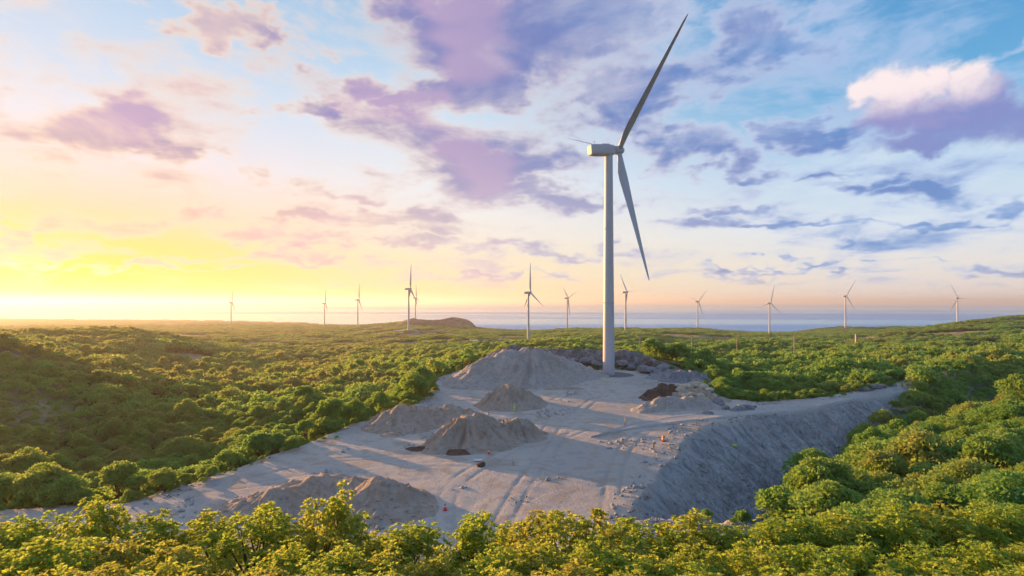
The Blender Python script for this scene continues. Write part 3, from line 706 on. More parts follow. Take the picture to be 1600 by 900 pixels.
mound('gravel_mound', 'furrowed mound joined to the right of the steep brown mound', 'gravel mound', [(-1.5, 104, 2.8), (1.2, 105.5, 3.7), (3.0, 106, 2.6)], .74, M_MOUND, .75, .24, .3, 6, .3, 2.0)
mound('gravel_mound', 'smooth conical mound just behind the foreground shrubs', 'gravel mound', [(-19.4, 71, 2.0), (-16.8, 69.8, 3.0), (-14.4, 69, 1.9)], .5, M_MOUND, .3, .22, .5, 7)
mound('gravel_mound', 'broad low mound between the conical mound and the left rim', 'gravel mound', [(-29, 75, 1.3), (-26.6, 75, 2.0), (-22, 74.5, 1.8)], .38, M_MOUND, .35, .25, .9, 8)
mound('gravel_mound', 'small low mound nearest the left rim of the pad', 'gravel mound', [(-32.5, 69, 1.8), (-30.2, 68.5, 2.3)], .48, M_MOUND, .3, .22, .6, 9)
mound('soil_heap', 'dark brown soil heap right of the near turbine', 'soil heap', [(36, 144, .9), (38.5, 147, 2.6), (42, 150, 3.7), (44, 151, 3.2)], .8, M_SOIL, .35, .25, .5, 10)
mound('rubble_terrace', 'flat grey rubble terrace beside the curving road', 'rubble heap', [(32, 131, 1.2), (38, 134, 2.4), (45, 135, 2.3), (49, 135, 1.6)], .7, M_MOUND_G, .6, .26, 1.5, 11, .8)
mound('rubble_heap', 'mixed rubble heap below the beige boulders', 'rubble heap', [(46, 146, 2.4), (51, 145, 2.8), (56, 143.5, 1.2)], .7, M_MOUND, .6, .26, .8, 12, .9)
mound('rubble_bank', 'grey rubble bank between the near turbine and the green wood', 'rubble heap', [(50, 184, 2.2), (55, 181, 4.0), (60, 178, 3.6), (63, 170, 1.5)], .62, M_ROCK, .6, .35, .8, 13, 1.1)

# low brown dirt ridges at the foot of the middle mound
for (px, py, w, lb) in [(676, 701, 30, 'long brown dirt strip at the left foot of the middle mound'), (719, 706, 14, 'short brown dirt strip at the front of the middle mound'), (612, 680, 9, 'small brown dirt strip in front of the left pair of mounds'), (880, 608, 26, 'brown dirt patch on the pad in front of the near turbine disc')]:
    x, y = G0(px, py); hw = w / F * y
    o = mound('dirt_strip', lb, 'dirt strip', [(x - hw, y - .3, .35), (x, y, .6), (x + hw, y + .3, .35)], .55, M_SOIL if py > 690 else M_MOUND, .2, .14, .2, 70 + px % 7, .35)

# ------------------------------------------------------------------ rocks
def rock_mesh(seed, flat=.6):
    rs = np.random.default_rng(seed)
    bm = bmesh.new(); bmesh.ops.create_icosphere(bm, subdivisions=2, radius=1.0)
    pl = rs.normal(size=(9, 3)); pl /= np.linalg.norm(pl, axis=1)[:, None]; dd = rs.uniform(.62, .92, 9)
    for v in bm.verts:
        p = np.array(v.co)
        for n_, d_ in zip(pl, dd):
            k = p @ n_ - d_
            if k > 0: p = p - n_ * k * .92
        p += rs.normal(size=3) * .02
        v.co = (p[0] * 1.15, p[1], p[2] * flat)
    m = bpy.data.meshes.new('boulder'); bm.to_mesh(m); bm.free(); return m
ROCKS = [rock_mesh(100 + i, .55 + .08 * (i % 4)) for i in range(6)]
RV = {}
def rock(px, py, size, mat, label, group=None, name='boulder', sink=.25, dzz=0.0, yy=None, cat='boulder'):
    x, y = G0(px, py) if yy is None else ((px - 800) / F * yy, yy)
    k = (random.randrange(6), mat.name)
    if k not in RV: m = ROCKS[k[0]].copy(); m.materials.append(mat); RV[k] = m
    z = float(terrain(np.array([x]), np.array([y]))[0]) + dzz
    o = link(bpy.data.objects.new(name, RV[k])); s = size
    o.scale = (s * random.uniform(.85, 1.2), s * random.uniform(.8, 1.1), s * random.uniform(.8, 1.15)); o.rotation_euler = (random.uniform(-.3, .3), random.uniform(-.3, .3), random.uniform(0, 6.28))
    o.location = (x, y, z + s * (.5 - sink)); return tag(o, label, cat, group)
for i, (px, py, s, dz_) in enumerate([(1064, 621, 1.5, 1.6), (1074, 618, 1.9, 2.0), (1086, 617, 2.1, 2.2), (1098, 618, 1.8, 1.8), (1108, 621, 1.4, 1.2), (1080, 626, 1.1, 1.5), (1094, 627, 1.3, 1.0), (1116, 626, 1.2, .5), (1070, 628, .9, 1.4), (1104, 630, 1.0, .6)]):
    rock(px, py, s, M_BEIGE, 'pale beige boulder in the heap right of the dark soil', 'beige boulders beside the soil heap', dzz=dz_)
for px, py, s in [(1123, 630, 1.3), (1128, 634, 1.0), (1112, 636, .9), (1134, 640, 1.1)]:
    rock(px, py, s, M_ROCK, 'rough grey rock at the dark edge of the wood', 'grey rocks at the wood edge')
for px, py, s in [(1148, 643, 1.0), (1155, 642, 1.5), (1163, 641, 1.7), (1171, 640, 1.3), (1178, 638, .8), (1101, 647, .8), (1108, 648, 1.0)]:
    rock(px, py, s, M_ROCK, 'bluish grey rock lying along the far side of the road', 'bluish rocks along the road')
for px, py, s in [(1350, 613, 1.6), (1358, 611, 2.0), (1367, 609, 1.8), (1376, 607, 1.5), (1392, 604, 1.6)]:
    rock(px, py, s, M_ROCK, 'grey rock at the far end of the road by the wood', 'grey rocks at the road end')
for px, y_, s, dz_ in [(1005, 199, 2.2, 1.0), (1014, 197, 2.6, .6), (1024, 196, 2.2, .3), (1034, 197, 2.8, .8), (1044, 195, 2.0, .2), (1052, 192, 2.4, .3), (1062, 190, 2.0, .2), (1040, 190, 1.6, 0), (1020, 190, 1.4, 0), (1070, 186, 1.8, 0)]:
    rock(px, 0, s, M_ROCK, 'blue-grey boulder in the broken rock right of the near turbine', 'boulders right of the near turbine', dzz=dz_, yy=y_)
rock(1013, 0, 1.8, M_SOIL, 'rusty brown rock face block behind the blue-grey boulders', dzz=2.2, yy=203)
rock(1026, 597, .8, M_BEIGE, 'single small yellow-beige rock in front of the broken rock')
for px, y_, s, dz_ in [(862, 206, 2.0, .5), (878, 208, 2.6, 1.0), (896, 208, 2.4, .8), (914, 208, 2.8, 1.2), (930, 208, 2.2, .6), (972, 208, 2.6, 1.0), (986, 206, 2.2, .6), (848, 206, 1.6, .3), (905, 205, 1.2, 0), (885, 205, 1.0, 0)]:
    rock(px, 0, s, M_ROCK, 'grey block at the cut rock face behind the near turbine', 'blocks along the cut rock face', dzz=dz_, yy=y_)
rock(752, 728, .75, M_SOIL, 'brown clod of earth on the open gravel beside a white slab', name='earth_clod', cat='earth clod')
x, y = G0(747, 720); bm = bmesh.new(); box_bm(bm, (0, 0, .12), (1.3, .8, .12), .03)
o = obj('white_slab', bm, simple('white_board', (.75, .75, .74), .6)); o.location = (x, y, .02); o.rotation_euler = (.05, .04, .3)
tag(o, 'flat white slab lying on the gravel beside a brown clod', 'slab')
x, y = G0(1192, 640); bm = bmesh.new(); box_bm(bm, (0, 0, 0), (.35, 2.4, .12), .02)
o = obj('pale_plank', bm, simple('pale_timber', (.52, .50, .46), .8)); o.location = (x, y, .75); o.rotation_euler = (R(38), 0, R(25))
tag(o, 'pale plank propped up at the roadside below the wood', 'plank')
# loose stones over pad and embankment: too many to count
srng = np.random.default_rng(5); sv, sf = [], []
oct_ = np.array([(1, 0, 0), (-1, 0, 0), (0, 1, 0), (0, -1, 0), (0, 0, 1), (0, 0, -1)], float)
of = np.array([(0, 2, 4), (2, 1, 4), (1, 3, 4), (3, 0, 4), (2, 0, 5), (1, 2, 5), (3, 1, 5), (0, 3, 5)])
cx_, cy_ = srng.uniform(-60, 110, 60000), srng.uniform(58, 205, 60000)
s_, b_, t_ = pad_sd(cx_, cy_); dens = fbm2(cx_ / 9, cy_ / 9, 3, 77) + np.where((b_ >= EMB0) & (b_ <= EMB1) & (s_ > -6) & (s_ < 22), .02, -.14) + np.where(np.abs(s_ + 1.5) < 2, .25, 0)
ok = (s_ < np.where((b_ >= EMB0) & (b_ <= EMB1), 22, .5)) & (dens > .08) ; cx_, cy_ = cx_[ok], cy_[ok]
cz_ = terrain(cx_, cy_); k = len(cx_); sz = srng.gamma(1.5, .09, k).clip(.06, .55)
mp3 = []
for o in [o for o in bpy.data.objects if o.name.startswith(('gravel_mound', 'rubble', 'soil_heap'))]:
    co = np.empty(len(o.data.vertices) * 3, np.float32); o.data.vertices.foreach_get('co', co); co = co.reshape(-1, 3) + np.array(o.location)
    co = co[co[:, 2] > .15]; mp3.append(co[srng.choice(len(co), min(len(co), 260), False, p=(1 / (co[:, 2] + .5)) / (1 / (co[:, 2] + .5)).sum())])
mp3 = np.vstack(mp3); cx_ = np.r_[cx_, mp3[:, 0]]; cy_ = np.r_[cy_, mp3[:, 1]]; cz_ = np.r_[cz_, mp3[:, 2]]; sz = np.r_[sz, srng.gamma(1.4, .07, len(mp3)).clip(.05, .4)]; k = len(cx_)
V = oct_[None] * srng.uniform(.6, 1.2, (k, 6, 1)) * sz[:, None, None]; V[:, :, 2] *= .7
an = srng.uniform(0, 6.28, k); ca, sa = np.cos(an), np.sin(an)
V = np.stack([V[:, :, 0] * ca[:, None] - V[:, :, 1] * sa[:, None], V[:, :, 0] * sa[:, None] + V[:, :, 1] * ca[:, None], V[:, :, 2]], -1) + np.stack([cx_, cy_, cz_ + sz * .15], -1)[:, None]
FA = (of[None] + (np.arange(k) * 6)[:, None, None]).reshape(-1, 3)
tag(obj('loose_stones', mesh_np('loose_stones', V.reshape(-1, 3), FA, gravel_mat('stone', (.34, .335, .33), (.46, .45, .43), (.26, .23, .20), 3.0))), 'loose grey stones scattered over the pad and embankment', 'stones', kind='stuff')

# ------------------------------------------------------------------ roads and tracks
def strip(name, pts, width, mat, lift=.05, berm=0.0, n=90, kind='structure'):
    P = np.array(pts, float); d = np.r_[0, np.cumsum(np.linalg.norm(np.diff(P, axis=0), axis=1))]
    t = np.linspace(0, d[-1], n)
    # smooth polyline
    x = np.interp(t, d, P[:, 0]); y = np.interp(t, d, P[:, 1])
    for _ in range(8): x[1:-1] = (x[:-2] + 2 * x[1:-1] + x[2:]) / 4; y[1:-1] = (y[:-2] + 2 * y[1:-1] + y[2:]) / 4
    tx, ty = np.gradient(x), np.gradient(y); L = np.hypot(tx, ty); nx_, ny_ = -ty / L, tx / L
    prof = [(-.54, -.25), (-.5, .0), (-.42, berm), (-.34, .02), (-.1, .05), (.1, .03), (.34, .0), (.44, berm * .6), (.5, -.02), (.54, -.25)]
    V = []
    for u, hz in prof:
        ww = width * u * np.clip(t / 30, .05, 1) * (1 + .12 * fbm2(t / 6, np.full(n, u * 3), 3, 90))
        X, Y = x + nx_ * ww, y + ny_ * ww; V.append(np.c_[X, Y, terrain(X, Y) + lift + hz])
    V = np.vstack(V); m = len(prof); i = np.arange(n - 1)
    f = np.vstack([np.c_[i + k * n, i + 1 + k * n, i + 1 + (k + 1) * n, i + (k + 1) * n] for k in range(m - 1)])
    return tag(obj(name, mesh_np(name, V, f, mat, True)), kind=kind)
M_ROAD = gravel_mat('road_gravel', (.46, .425, .385), (.50, .47, .43), (.36, .33, .30), 4.0)
strip('gravel_road', [G0(925, 684), G0(985, 668), G0(1060, 655), G0(1130, 648), G0(1200, 641), G0(1270, 631), G0(1340, 617), G0(1400, 605.5), (127, 174), (165, 201)], 6.0, M_ROAD, .16, .22, 220)
def TP(px, py, Y): p = at(px, py, Y); return (p.x, p.y)
M_TRACK = gravel_mat('track_dirt', (.48, .43, .36), (.54, .49, .42), (.40, .33, .26), 1.0)
strip('dirt_track', [TP(735, 533, 760), TP(752, 538, 620), TP(778, 546, 470)], 9, M_TRACK, .9, 0, 60)
strip('dirt_track', [TP(965, 521, 930), TP(1000, 522, 880), TP(1030, 526, 760), TP(1052, 531, 650), TP(1058, 537, 560)], 10, M_TRACK, .9, 0, 60)
strip('dirt_track', [TP(600, 518, 1060), TP(640, 517, 1050), TP(690, 517, 1060), TP(715, 519, 1040)], 18, M_TRACK, .8, 0, 60)
strip('dirt_track', [TP(470, 513, 1700), TP(520, 512, 1720), TP(580, 513, 1500)], 18, M_TRACK, .8, 0, 60)

# ------------------------------------------------------------------ small things on the site
M_CONE = simple('cone_plastic', (.75, .07, .05), .5); M_WHITE = simple('white_band', (.8, .8, .8), .5); M_ORANGE = simple('orange_plastic', (.85, .28, .06), .5)
M_POLE = simple('weathered_timber', (.42, .33, .24), .9, .2, 3.0); M_LIME = simple('lime_fabric', (.62, .80, .10), .8)
for (px, py, lb) in [(764, 709, 'red traffic cone on the gravel to the right of the middle mound'), (695.5, 797, 'red traffic cone near the foreground shrubs')]:
    x, y = G0(px, py); r_ = empty('traffic_cone', (x, y, float(terrain(np.array([x]), np.array([y]))[0]) + .02)); tag(r_, lb, 'traffic cone', 'traffic cones on the pad')
    obj('body', lathe('cone_body', [(.24, .05), (.22, .08), (.13, .5), (.06, .84), (.035, .86)], 20), M_CONE, r_, True)
    bm = bmesh.new(); box_bm(bm, (0, 0, .03), (.52, .52, .06), .02); obj('base', bm, M_CONE, r_)
    obj('band', lathe('cone_band', [(.158, .42), (.118, .58)], 20), M_WHITE, r_, True)
x, y = G0(1037, 690)
r_ = empty('traffic_drum', (x, y, float(terrain(np.array([x]), np.array([y]))[0]) + .02)); tag(r_, 'orange traffic drum on the pad near the embankment edge', 'traffic drum')
obj('body', lathe('drum_body', [(.36, .08), (.36, .35), (.33, .37), (.33, .62), (.30, .64), (.30, .9), (.27, .98), (.1, 1.02)], 24), M_ORANGE, r_, True)
obj('base', lathe('drum_base', [(.46, 0), (.46, .07), (.38, .1)], 24), M_DARK, r_)
obj('band', lathe('drum_band', [(.338, .44), (.338, .56)], 24), M_WHITE, r_)
for px, py, hgt_, m_, lb in [(1081, 665, .75, M_POLE, 'left short wooden stake beside the road'), (1088, 666, .85, M_POLE, 'right short wooden stake beside the road'), (1167, 652, .7, M_POLE, 'dark short stake on the bend of the road'), (802, 727, .9, M_POLE, 'thin stake on the open gravel right of the brown clod')]:
    x, y = G0(px, py); bm = bmesh.new(); tube_bm(bm, [(0, 0, -.3), (0, 0, hgt_ * .9), (0, 0, hgt_)], [.10, .09, .03], 8)
    o = obj('stake', bm, m_); o.location = (x, y, float(terrain(np.array([x]), np.array([y]))[0])); o.rotation_euler = (random.uniform(-.1, .1), random.uniform(-.1, .1), 0); tag(o, lb, 'stake', 'stakes on the site')
x, y = G0(1148, 669)
o = obj('marker_bag', bmesh.new(), M_LIME); bpy.data.objects.remove(o)
bm = bmesh.new(); bmesh.ops.create_icosphere(bm, subdivisions=2, radius=.36)
for v in bm.verts: v.co = Vector((v.co.x * 1.3, v.co.y * .8, max(v.co.z * .8, -.2) + .2 + (.25 if v.co.x < -.2 and v.co.z > 0 else 0)))
o = obj('lime_bag', bm, M_LIME, None, True); o.location = (x, y, float(terrain(np.array([x]), np.array([y]))[0]) + .03); tag(o, 'small lime-yellow bag at the top of the embankment', 'bag')

# people: one continuous skin each
def person(px, py, rz, label, top, legs, hat, h=1.74, lean=0.0, arms=0.0):
    s = h / 1.75
    J = {'pel': (0, 0, .95), 'wai': (0, lean * .12, 1.10), 'che': (0, lean * .3, 1.32), 'nek': (0, lean * .42, 1.48), 'hd0': (0, lean * .46 + .02, 1.57), 'hd1': (0, lean * .5 + .03, 1.68), 'hd2': (0, lean * .52 + .02, 1.75)}
    rad = {'pel': .15, 'wai': .135, 'che': .155, 'nek': .06, 'hd0': .075, 'hd1': .095, 'hd2': .055}
    E_ = [('pel', 'wai'), ('wai', 'che'), ('che', 'nek'), ('nek', 'hd0'), ('hd0', 'hd1'), ('hd1', 'hd2')]
    for sg, n_ in ((-1, 'l'), (1, 'r')):
        st = .07 * sg
        J.update({n_ + 'hip': (.10 * sg, 0, .90), n_ + 'kne': (.12 * sg, .03 + st * .5, .50), n_ + 'ank': (.13 * sg, st, .09), n_ + 'toe': (.15 * sg, st + .17, .04)})
        rad.update({n_ + 'hip': .095, n_ + 'kne': .065, n_ + 'ank': .045, n_ + 'toe': .04})
        E_ += [('pel', n_ + 'hip'), (n_ + 'hip', n_ + 'kne'), (n_ + 'kne', n_ + 'ank'), (n_ + 'ank', n_ + 'toe')]
        yl = lean * .38
        J.update({n_ + 'sho': (.19 * sg, yl, 1.42), n_ + 'elb': (.25 * sg, yl + .03 + arms * .12, 1.14), n_ + 'wri': (.24 * sg, yl + .12 + arms * .3, .90 + arms * .22), n_ + 'pal': (.235 * sg, yl + .14 + arms * .38, .83 + arms * .22)})
        rad.update({n_ + 'sho': .068, n_ + 'elb': .048, n_ + 'wri': .032, n_ + 'pal': .034})
        E_ += [('che', n_ + 'sho'), (n_ + 'sho', n_ + 'elb'), (n_ + 'elb', n_ + 'wri'), (n_ + 'wri', n_ + 'pal')]
        b = Vector(J[n_ + 'pal'])
        for q in range(4):
            J[f'{n_}f{q}'] = tuple(b + Vector((0, (q - 1.5) * .022, -.075 + .008 * abs(q - 1)))); rad[f'{n_}f{q}'] = .009; E_.append((n_ + 'pal', f'{n_}f{q}'))
        J[n_ + 'th'] = tuple(Vector(J[n_ + 'wri']) + Vector((0, .055, -.07))); rad[n_ + 'th'] = .010; E_.append((n_ + 'wri', n_ + 'th'))
    ks = list(J); me = bpy.data.meshes.new('person'); me.from_pydata([Vector(J[k_]) * s for k_ in ks], [(ks.index(a_), ks.index(b_)) for a_, b_ in E_], [])
    tmp = bpy.data.objects.new('person_tmp', me); COL.objects.link(tmp)
    md = tmp.modifiers.new('skin', 'SKIN')
    for i_, k_ in enumerate(ks):
        sk = me.skin_vertices[0].data[i_]; sk.radius = (rad[k_] * s, rad[k_] * s * (.72 if k_ in ('pel', 'wai', 'che') else 1)); sk.use_root = (k_ == 'pel')
    tmp.modifiers.new('sub', 'SUBSURF').levels = 1
    dg = bpy.context.evaluated_depsgraph_get(); fin = bpy.data.meshes.new_from_object(tmp.evaluated_get(dg)); bpy.data.objects.remove(tmp)
    skin_m = simple('skin', (.36, .21, .14), .6)
    for m_ in (top, legs, skin_m, M_DARK): fin.materials.append(m_)
    for p_ in fin.polygons:
        z = p_.center.z / s; xx = abs(p_.center.x) / s
        p_.material_index = 3 if z < .12 else (1 if z < .93 and xx < .2 else (2 if (z > 1.47 or (z < .93 + arms * .22 and xx >= .2)) else 0))
        p_.use_smooth = True
    x, y = G0(px, py); z0 = float(terrain(np.array([x]), np.array([y]))[0])
    r_ = obj('person', fin); r_.location = (x, y, z0); r_.rotation_euler = (0, 0, rz); tag(r_, label, 'person')
    hd = Vector(J['hd1']) * s
    hm = lathe('helmet', [(.165, 0), (.165, .015), (.125, .02), (.118, .07), (.085, .115), (.02, .135)], 20); 
    ho = obj('helmet', hm, hat, r_, True); ho.location = hd + Vector((0, 0, .03))
    # face: nose, eyes, mouth and ears
    for nm_, mt_, dx_, dy_, dz_, rr2 in (('nose', skin_m, 0, .095, -.03, .018), ('ear', skin_m, -.09, 0, -.03, .022), ('ear', skin_m, .09, 0, -.03, .022), ('eye', M_DARK, -.035, .09, 0, .012), ('eye', M_DARK, .035, .09, 0, .012), ('mouth', M_DARK, 0, .088, -.075, .014)):
        bm = bmesh.new(); mm = bmesh.ops.create_icosphere(bm, subdivisions=1, radius=rr2); bmesh.ops.translate(bm, verts=mm['verts'], vec=hd + Vector((dx_, dy_, dz_)))
        obj(nm_, bm, mt_, r_, True)
    return r_
person(803.5, 644, R(20), 'person in lime high-visibility clothing standing at the foot of the brown mound', M_LIME, M_LIME, M_WHITE, 1.78)
person(1021.5, 703, R(200), 'person with a white helmet and olive clothes near the orange drum', simple('olive_cloth', (.20, .21, .13), .9), simple('olive_trousers', (.16, .17, .12), .9), M_WHITE, 1.5, .25, .8)
person(977, 665, R(100), 'person in tan clothes standing where the road meets the pad', simple('tan_cloth', (.42, .27, .17), .9), simple('grey_trousers', (.22, .20, .18), .9), simple('tan_cap', (.5, .36, .24), .8), 1.74)

# ------------------------------------------------------------------ power poles and site cabins
def pole(px, ytop, ybase, Y, lb, h=9.5):
    p = at(px, ybase, Y); z0 = float(terrain(np.array([p.x]), np.array([p.y]))[0]); top = at(px, ytop, Y).z
    r_ = empty('utility_pole', (p.x, p.y, z0 - .5)); H_ = top - z0 + .5
    tag(r_, lb, 'utility pole', 'utility poles along the far track')
    bm = bmesh.new(); tube_bm(bm, [(0, 0, 0), (0, 0, H_)], [.36, .27], 10); obj('shaft', bm, M_POLE, r_)
    bm = bmesh.new(); box_bm(bm, (0, 0, H_ - .7), (2.0, .14, .18), .02); obj('crossarm', bm, M_POLE, r_)
    for dx_ in (-.85, 0, .85):
        bm = bmesh.new(); tube_bm(bm, [(dx_, 0, H_ - .6), (dx_, 0, H_ - .3 + (.4 if dx_ == 0 else 0))], [.06, .05], 6); obj('insulator', bm, M_DARK, r_)
for px, y0, y1, Y, lb in [(1000, 526, 546, 360, 'utility pole nearest the near turbine tower'), (1081, 524, 545, 350, 'second utility pole from the near turbine tower'), (1151.5, 525, 543, 390, 'third utility pole from the near turbine tower'), (1241, 522, 546, 340, 'fourth utility pole from the near turbine tower'), (917, 528, 540, 520, 'small utility pole left of the near turbine tower')]:
    pole(px, y0, y1, Y, lb)
M_CAB = simple('cabin_panel', (.72, .70, .66), .6); M_CABR = simple('cabin_roof', (.45, .40, .36), .7); M_GLASS = simple('dark_glass', (.04, .05, .06), .15)
def cabin(px, py, Y, L_, lb, rz=.2):
    p = at(px, py, Y); z0 = float(terrain(np.array([p.x]), np.array([p.y]))[0])
    r_ = empty('site_cabin', (p.x, p.y, z0 - .3), rz); tag(r_, lb, 'cabin', 'site cabins')
    bm = bmesh.new(); box_bm(bm, (0, 0, 1.7), (L_, 3, 3.4), .05); obj('wall', bm, M_CAB, r_)
    bm = bmesh.new(); box_bm(bm, (0, 0, 3.52), (L_ + .5, 3.5, .24), .05); obj('roof', bm, M_CABR, r_)
    bm = bmesh.new(); box_bm(bm, (-L_ * .3, -1.53, 1.4), (1.0, .08, 2.1)); obj('door', bm, M_CABR, r_)
    for k_ in range(max(1, int(L_ / 4))):
        bm = bmesh.new(); box_bm(bm, (-L_ * .05 + k_ * 2.4, -1.53, 2.1), (1.3, .08, .9)); obj('window', bm, M_GLASS, r_)
cabin(783, 533, 800, 4.5, 'small white site cabin left of the low long cabin')
cabin(794, 533, 805, 12, 'long low site cabin beside the turbine above the mound')
p = at(1338, 530, 470); z0 = float(terrain(np.array([p.x]), np.array([p.y]))[0])
r_ = empty('stone_tower', (p.x, p.y, z0 - 1)); tag(r_, 'small tan square tower among the trees on the right', 'tower')
hh = at(1338, 523, 470).z - z0 + 1
bm = bmesh.new(); box_bm(bm, (0, 0, hh / 2), (1.6, 1.6, hh), .08); obj('shaft', bm, M_POLE, r_)
bm = bmesh.new(); box_bm(bm, (0, 0, hh + .15), (1.9, 1.9, .4), .06); obj('cap', bm, M_POLE, r_)

# ------------------------------------------------------------------ foliage
def leaves(pts, axis, size, rs, droop=.0, aspect=.5, fold=.25):
    """diamond leaves at pts pointing along axis; returns verts (n,4,3)"""
    n = len(pts); axis = axis / (np.linalg.norm(axis, axis=1)[:, None] + 1e-9)
    rnd = rs.normal(size=(n, 3)); side = np.cross(axis, rnd); side /= (np.linalg.norm(side, axis=1)[:, None] + 1e-9)
    nor = np.cross(side, axis); L = size[:, None]
    mid = pts + axis * L * .5 + nor * L * fold * .35
    tip = pts + axis * L - np.array([0, 0, 1.0]) * L * droop
    return np.stack([pts, mid + side * L * aspect * .5, tip, mid - side * L * aspect * .5], 1)
def leaf_mesh(name, V, tint, mat):
    n = len(V); me = mesh_np(name, V.reshape(-1, 3), np.arange(n * 4).reshape(n, 4), mat)
    attr(me, 'tint', np.repeat(tint, 4)); return me
def sph(n, rs):
    v = rs.normal(size=(n, 3)); return v / np.linalg.norm(v, axis=1)[:, None]
def tree_crown(seed, rad, hgt, nl, per, lsize, trunk):
    rs = np.random.default_rng(seed); Vs, ts = [], []; lobes = []
    for i in range(nl):
        a = rs.uniform(0, 6.28); d = math.sqrt(rs.uniform(0, 1)) * rad * .82
        zz = trunk + (hgt - trunk) * (.30 + .62 * (1 - (d / rad) ** 2) * rs.uniform(.72, 1.05))
        lobes.append((d * math.cos(a), d * math.sin(a), zz, rs.uniform(.26, .42) * rad))
    for (x, y, z, r) in lobes:
        u = sph(per, rs); u[:, 2] = np.where(u[:, 2] < -.35, -u[:, 2], u[:, 2])
        rr2 = r * (1 - .35 * rs.random(per) ** 2)
        p = np.array([x, y, z]) + u * rr2[:, None] * np.array([1.1, 1.1, .72])
        ax = u * .6 + rs.normal(size=(per, 3)) * .6 + np.array([0, 0, .1])
        Vs.append(leaves(p, ax, lsize * rs.uniform(.6, 1.3, per), rs, .15, .62))
        ts.append(np.clip(rs.uniform(.1, .8) + rs.normal(size=per) * .14, 0, 1))
    return np.vstack(Vs), np.concatenate(ts), lobes
def trunk_mesh(seed, lobes, base_r, fork, taper=.35):
    rs = np.random.default_rng(seed); bm = bmesh.new()
    lx, ly = rs.uniform(-.2, .2, 2)
    tube_bm(bm, [(0, 0, -.6), (lx * .4, ly * .4, fork * .55), (lx, ly, fork)], [base_r * 1.25, base_r, base_r * .8], 7, False)
    for (x, y, z, r) in lobes[:18]:
        tube_bm(bm, [(lx, ly, fork * .92), ((x + lx) * .5 + rs.uniform(-.2, .2), (y + ly) * .5 + rs.uniform(-.2, .2), fork + (z - fork) * .55), (x, y, z)], [base_r * .6, base_r * .36, base_r * .12], 5, False)
    m = bpy.data.meshes.new('trunk'); bm.to_mesh(m); bm.free(); m.materials.append(M_BARK)
    m.polygons.foreach_set('use_smooth', np.ones(len(m.polygons), dtype=bool)); return m
NEAR_T = []
for i in range(6):
    rad = (2.9, 3.3, 2.5, 3.7, 3.0, 2.7)[i]; hg = (6.6, 7.2, 7.4, 6.2, 6.8, 5.8)[i]
    V, t, lb = tree_crown(200 + i, rad, hg, 26, 150, .40, 1.6); NEAR_T.append((leaf_mesh('crown', V, t, M_LEAF), trunk_mesh(300 + i, lb, .17, 1.9)))
FAR_T = []
for i in range(4):
    V, t, lb = tree_crown(400 + i, (3.0, 3.5, 2.6, 3.9)[i], (6.2, 6.6, 6.8, 6.0)[i], 13, 34, .95, 1.4); FAR_T.append(leaf_mesh('crown_far', V, t, M_LEAF))
def shrub_crown(seed, rad, hgt, nl, ros, lsize):
    rs = np.random.default_rng(seed); Vs, ts, lobes = [], [], []
    for i in range(nl):
        a = rs.uniform(0, 6.28); d = math.sqrt(rs.uniform(0, 1)) * rad * .75
        top = hgt * (1 - .42 * (d / rad) ** 2) * rs.uniform(.74, 1.08); r = rs.uniform(.34, .6)
        lobes.append((d * math.cos(a), d * math.sin(a), top - r, r, top))
    for (x, y, z, r, top) in lobes:
        n = ros; u = sph(n, rs); u[:, 2] = np.where(u[:, 2] < -.5, -u[:, 2], u[:, 2])
        stretch = rs.uniform(1.2, 2.0)
        c = np.array([x, y, z]) + u * np.array([r, r, r * stretch]) * (1 - .4 * rs.random((n, 1)) ** 2)
        c[:, 2] -= (stretch - 1) * r * .6
        tn = rs.uniform(.15, .85)
        for j in range(n):
            m = rs.integers(8, 12); d0 = u[j] * .7 + np.array([0, 0, .75]); d0 /= np.linalg.norm(d0)
            rv = sph(m, rs); rv -= (rv @ d0)[:, None] * d0; rv /= (np.linalg.norm(rv, axis=1)[:, None] + 1e-6)
            ax = d0 * rs.uniform(.2, .75, (m, 1)) + rv * .9
            Vs.append(leaves(np.repeat(c[j][None], m, 0), ax, lsize * rs.uniform(.7, 1.25, m), rs, .12, .42)); ts.append(np.clip(tn + rs.normal() * .12 + rs.normal(size=m) * .08, 0, 1))
    # sparse leaves lower down
    n = nl * 34; a = rs.uniform(0, 6.28, n); d = rad * np.sqrt(rs.random(n)) * .95
    p = np.c_[d * np.cos(a), d * np.sin(a), rs.uniform(.25, .78, n) * hgt * (1 - .3 * (d / rad) ** 2)]
    Vs.append(leaves(p, rs.normal(size=(n, 3)) + np.array([0, 0, .5]), lsize * rs.uniform(.8, 1.4, n), rs, .1, .45)); ts.append(np.clip(.35 + rs.normal(size=n) * .15, 0, 1))
    return np.vstack(Vs), np.concatenate(ts), [(x, y, z, r) for x, y, z, r, t_ in lobes]
SHRUB = []
for i in range(6):
    rad = (1.7, 2.0, 1.5, 2.2, 1.8, 1.6)[i]; hg = (4.0, 4.3, 4.6, 3.8, 4.2, 3.6)[i]
    V, t, lb = shrub_crown(500 + i, rad, hg, 25, 25, .175); SHRUB.append((leaf_mesh('crown', V, t, M_SHRUB), trunk_mesh(600 + i, lb + lb, .09, .7), hg))

def plant(name, meshes, loc, sc, rz, label, cat, group):
    r_ = empty(name, loc, rz); r_.scale = sc; tag(r_, label, cat, group)
    link(bpy.data.objects.new('crown', meshes[0]), r_); link(bpy.data.objects.new('trunk', meshes[1]), r_)
    return r_
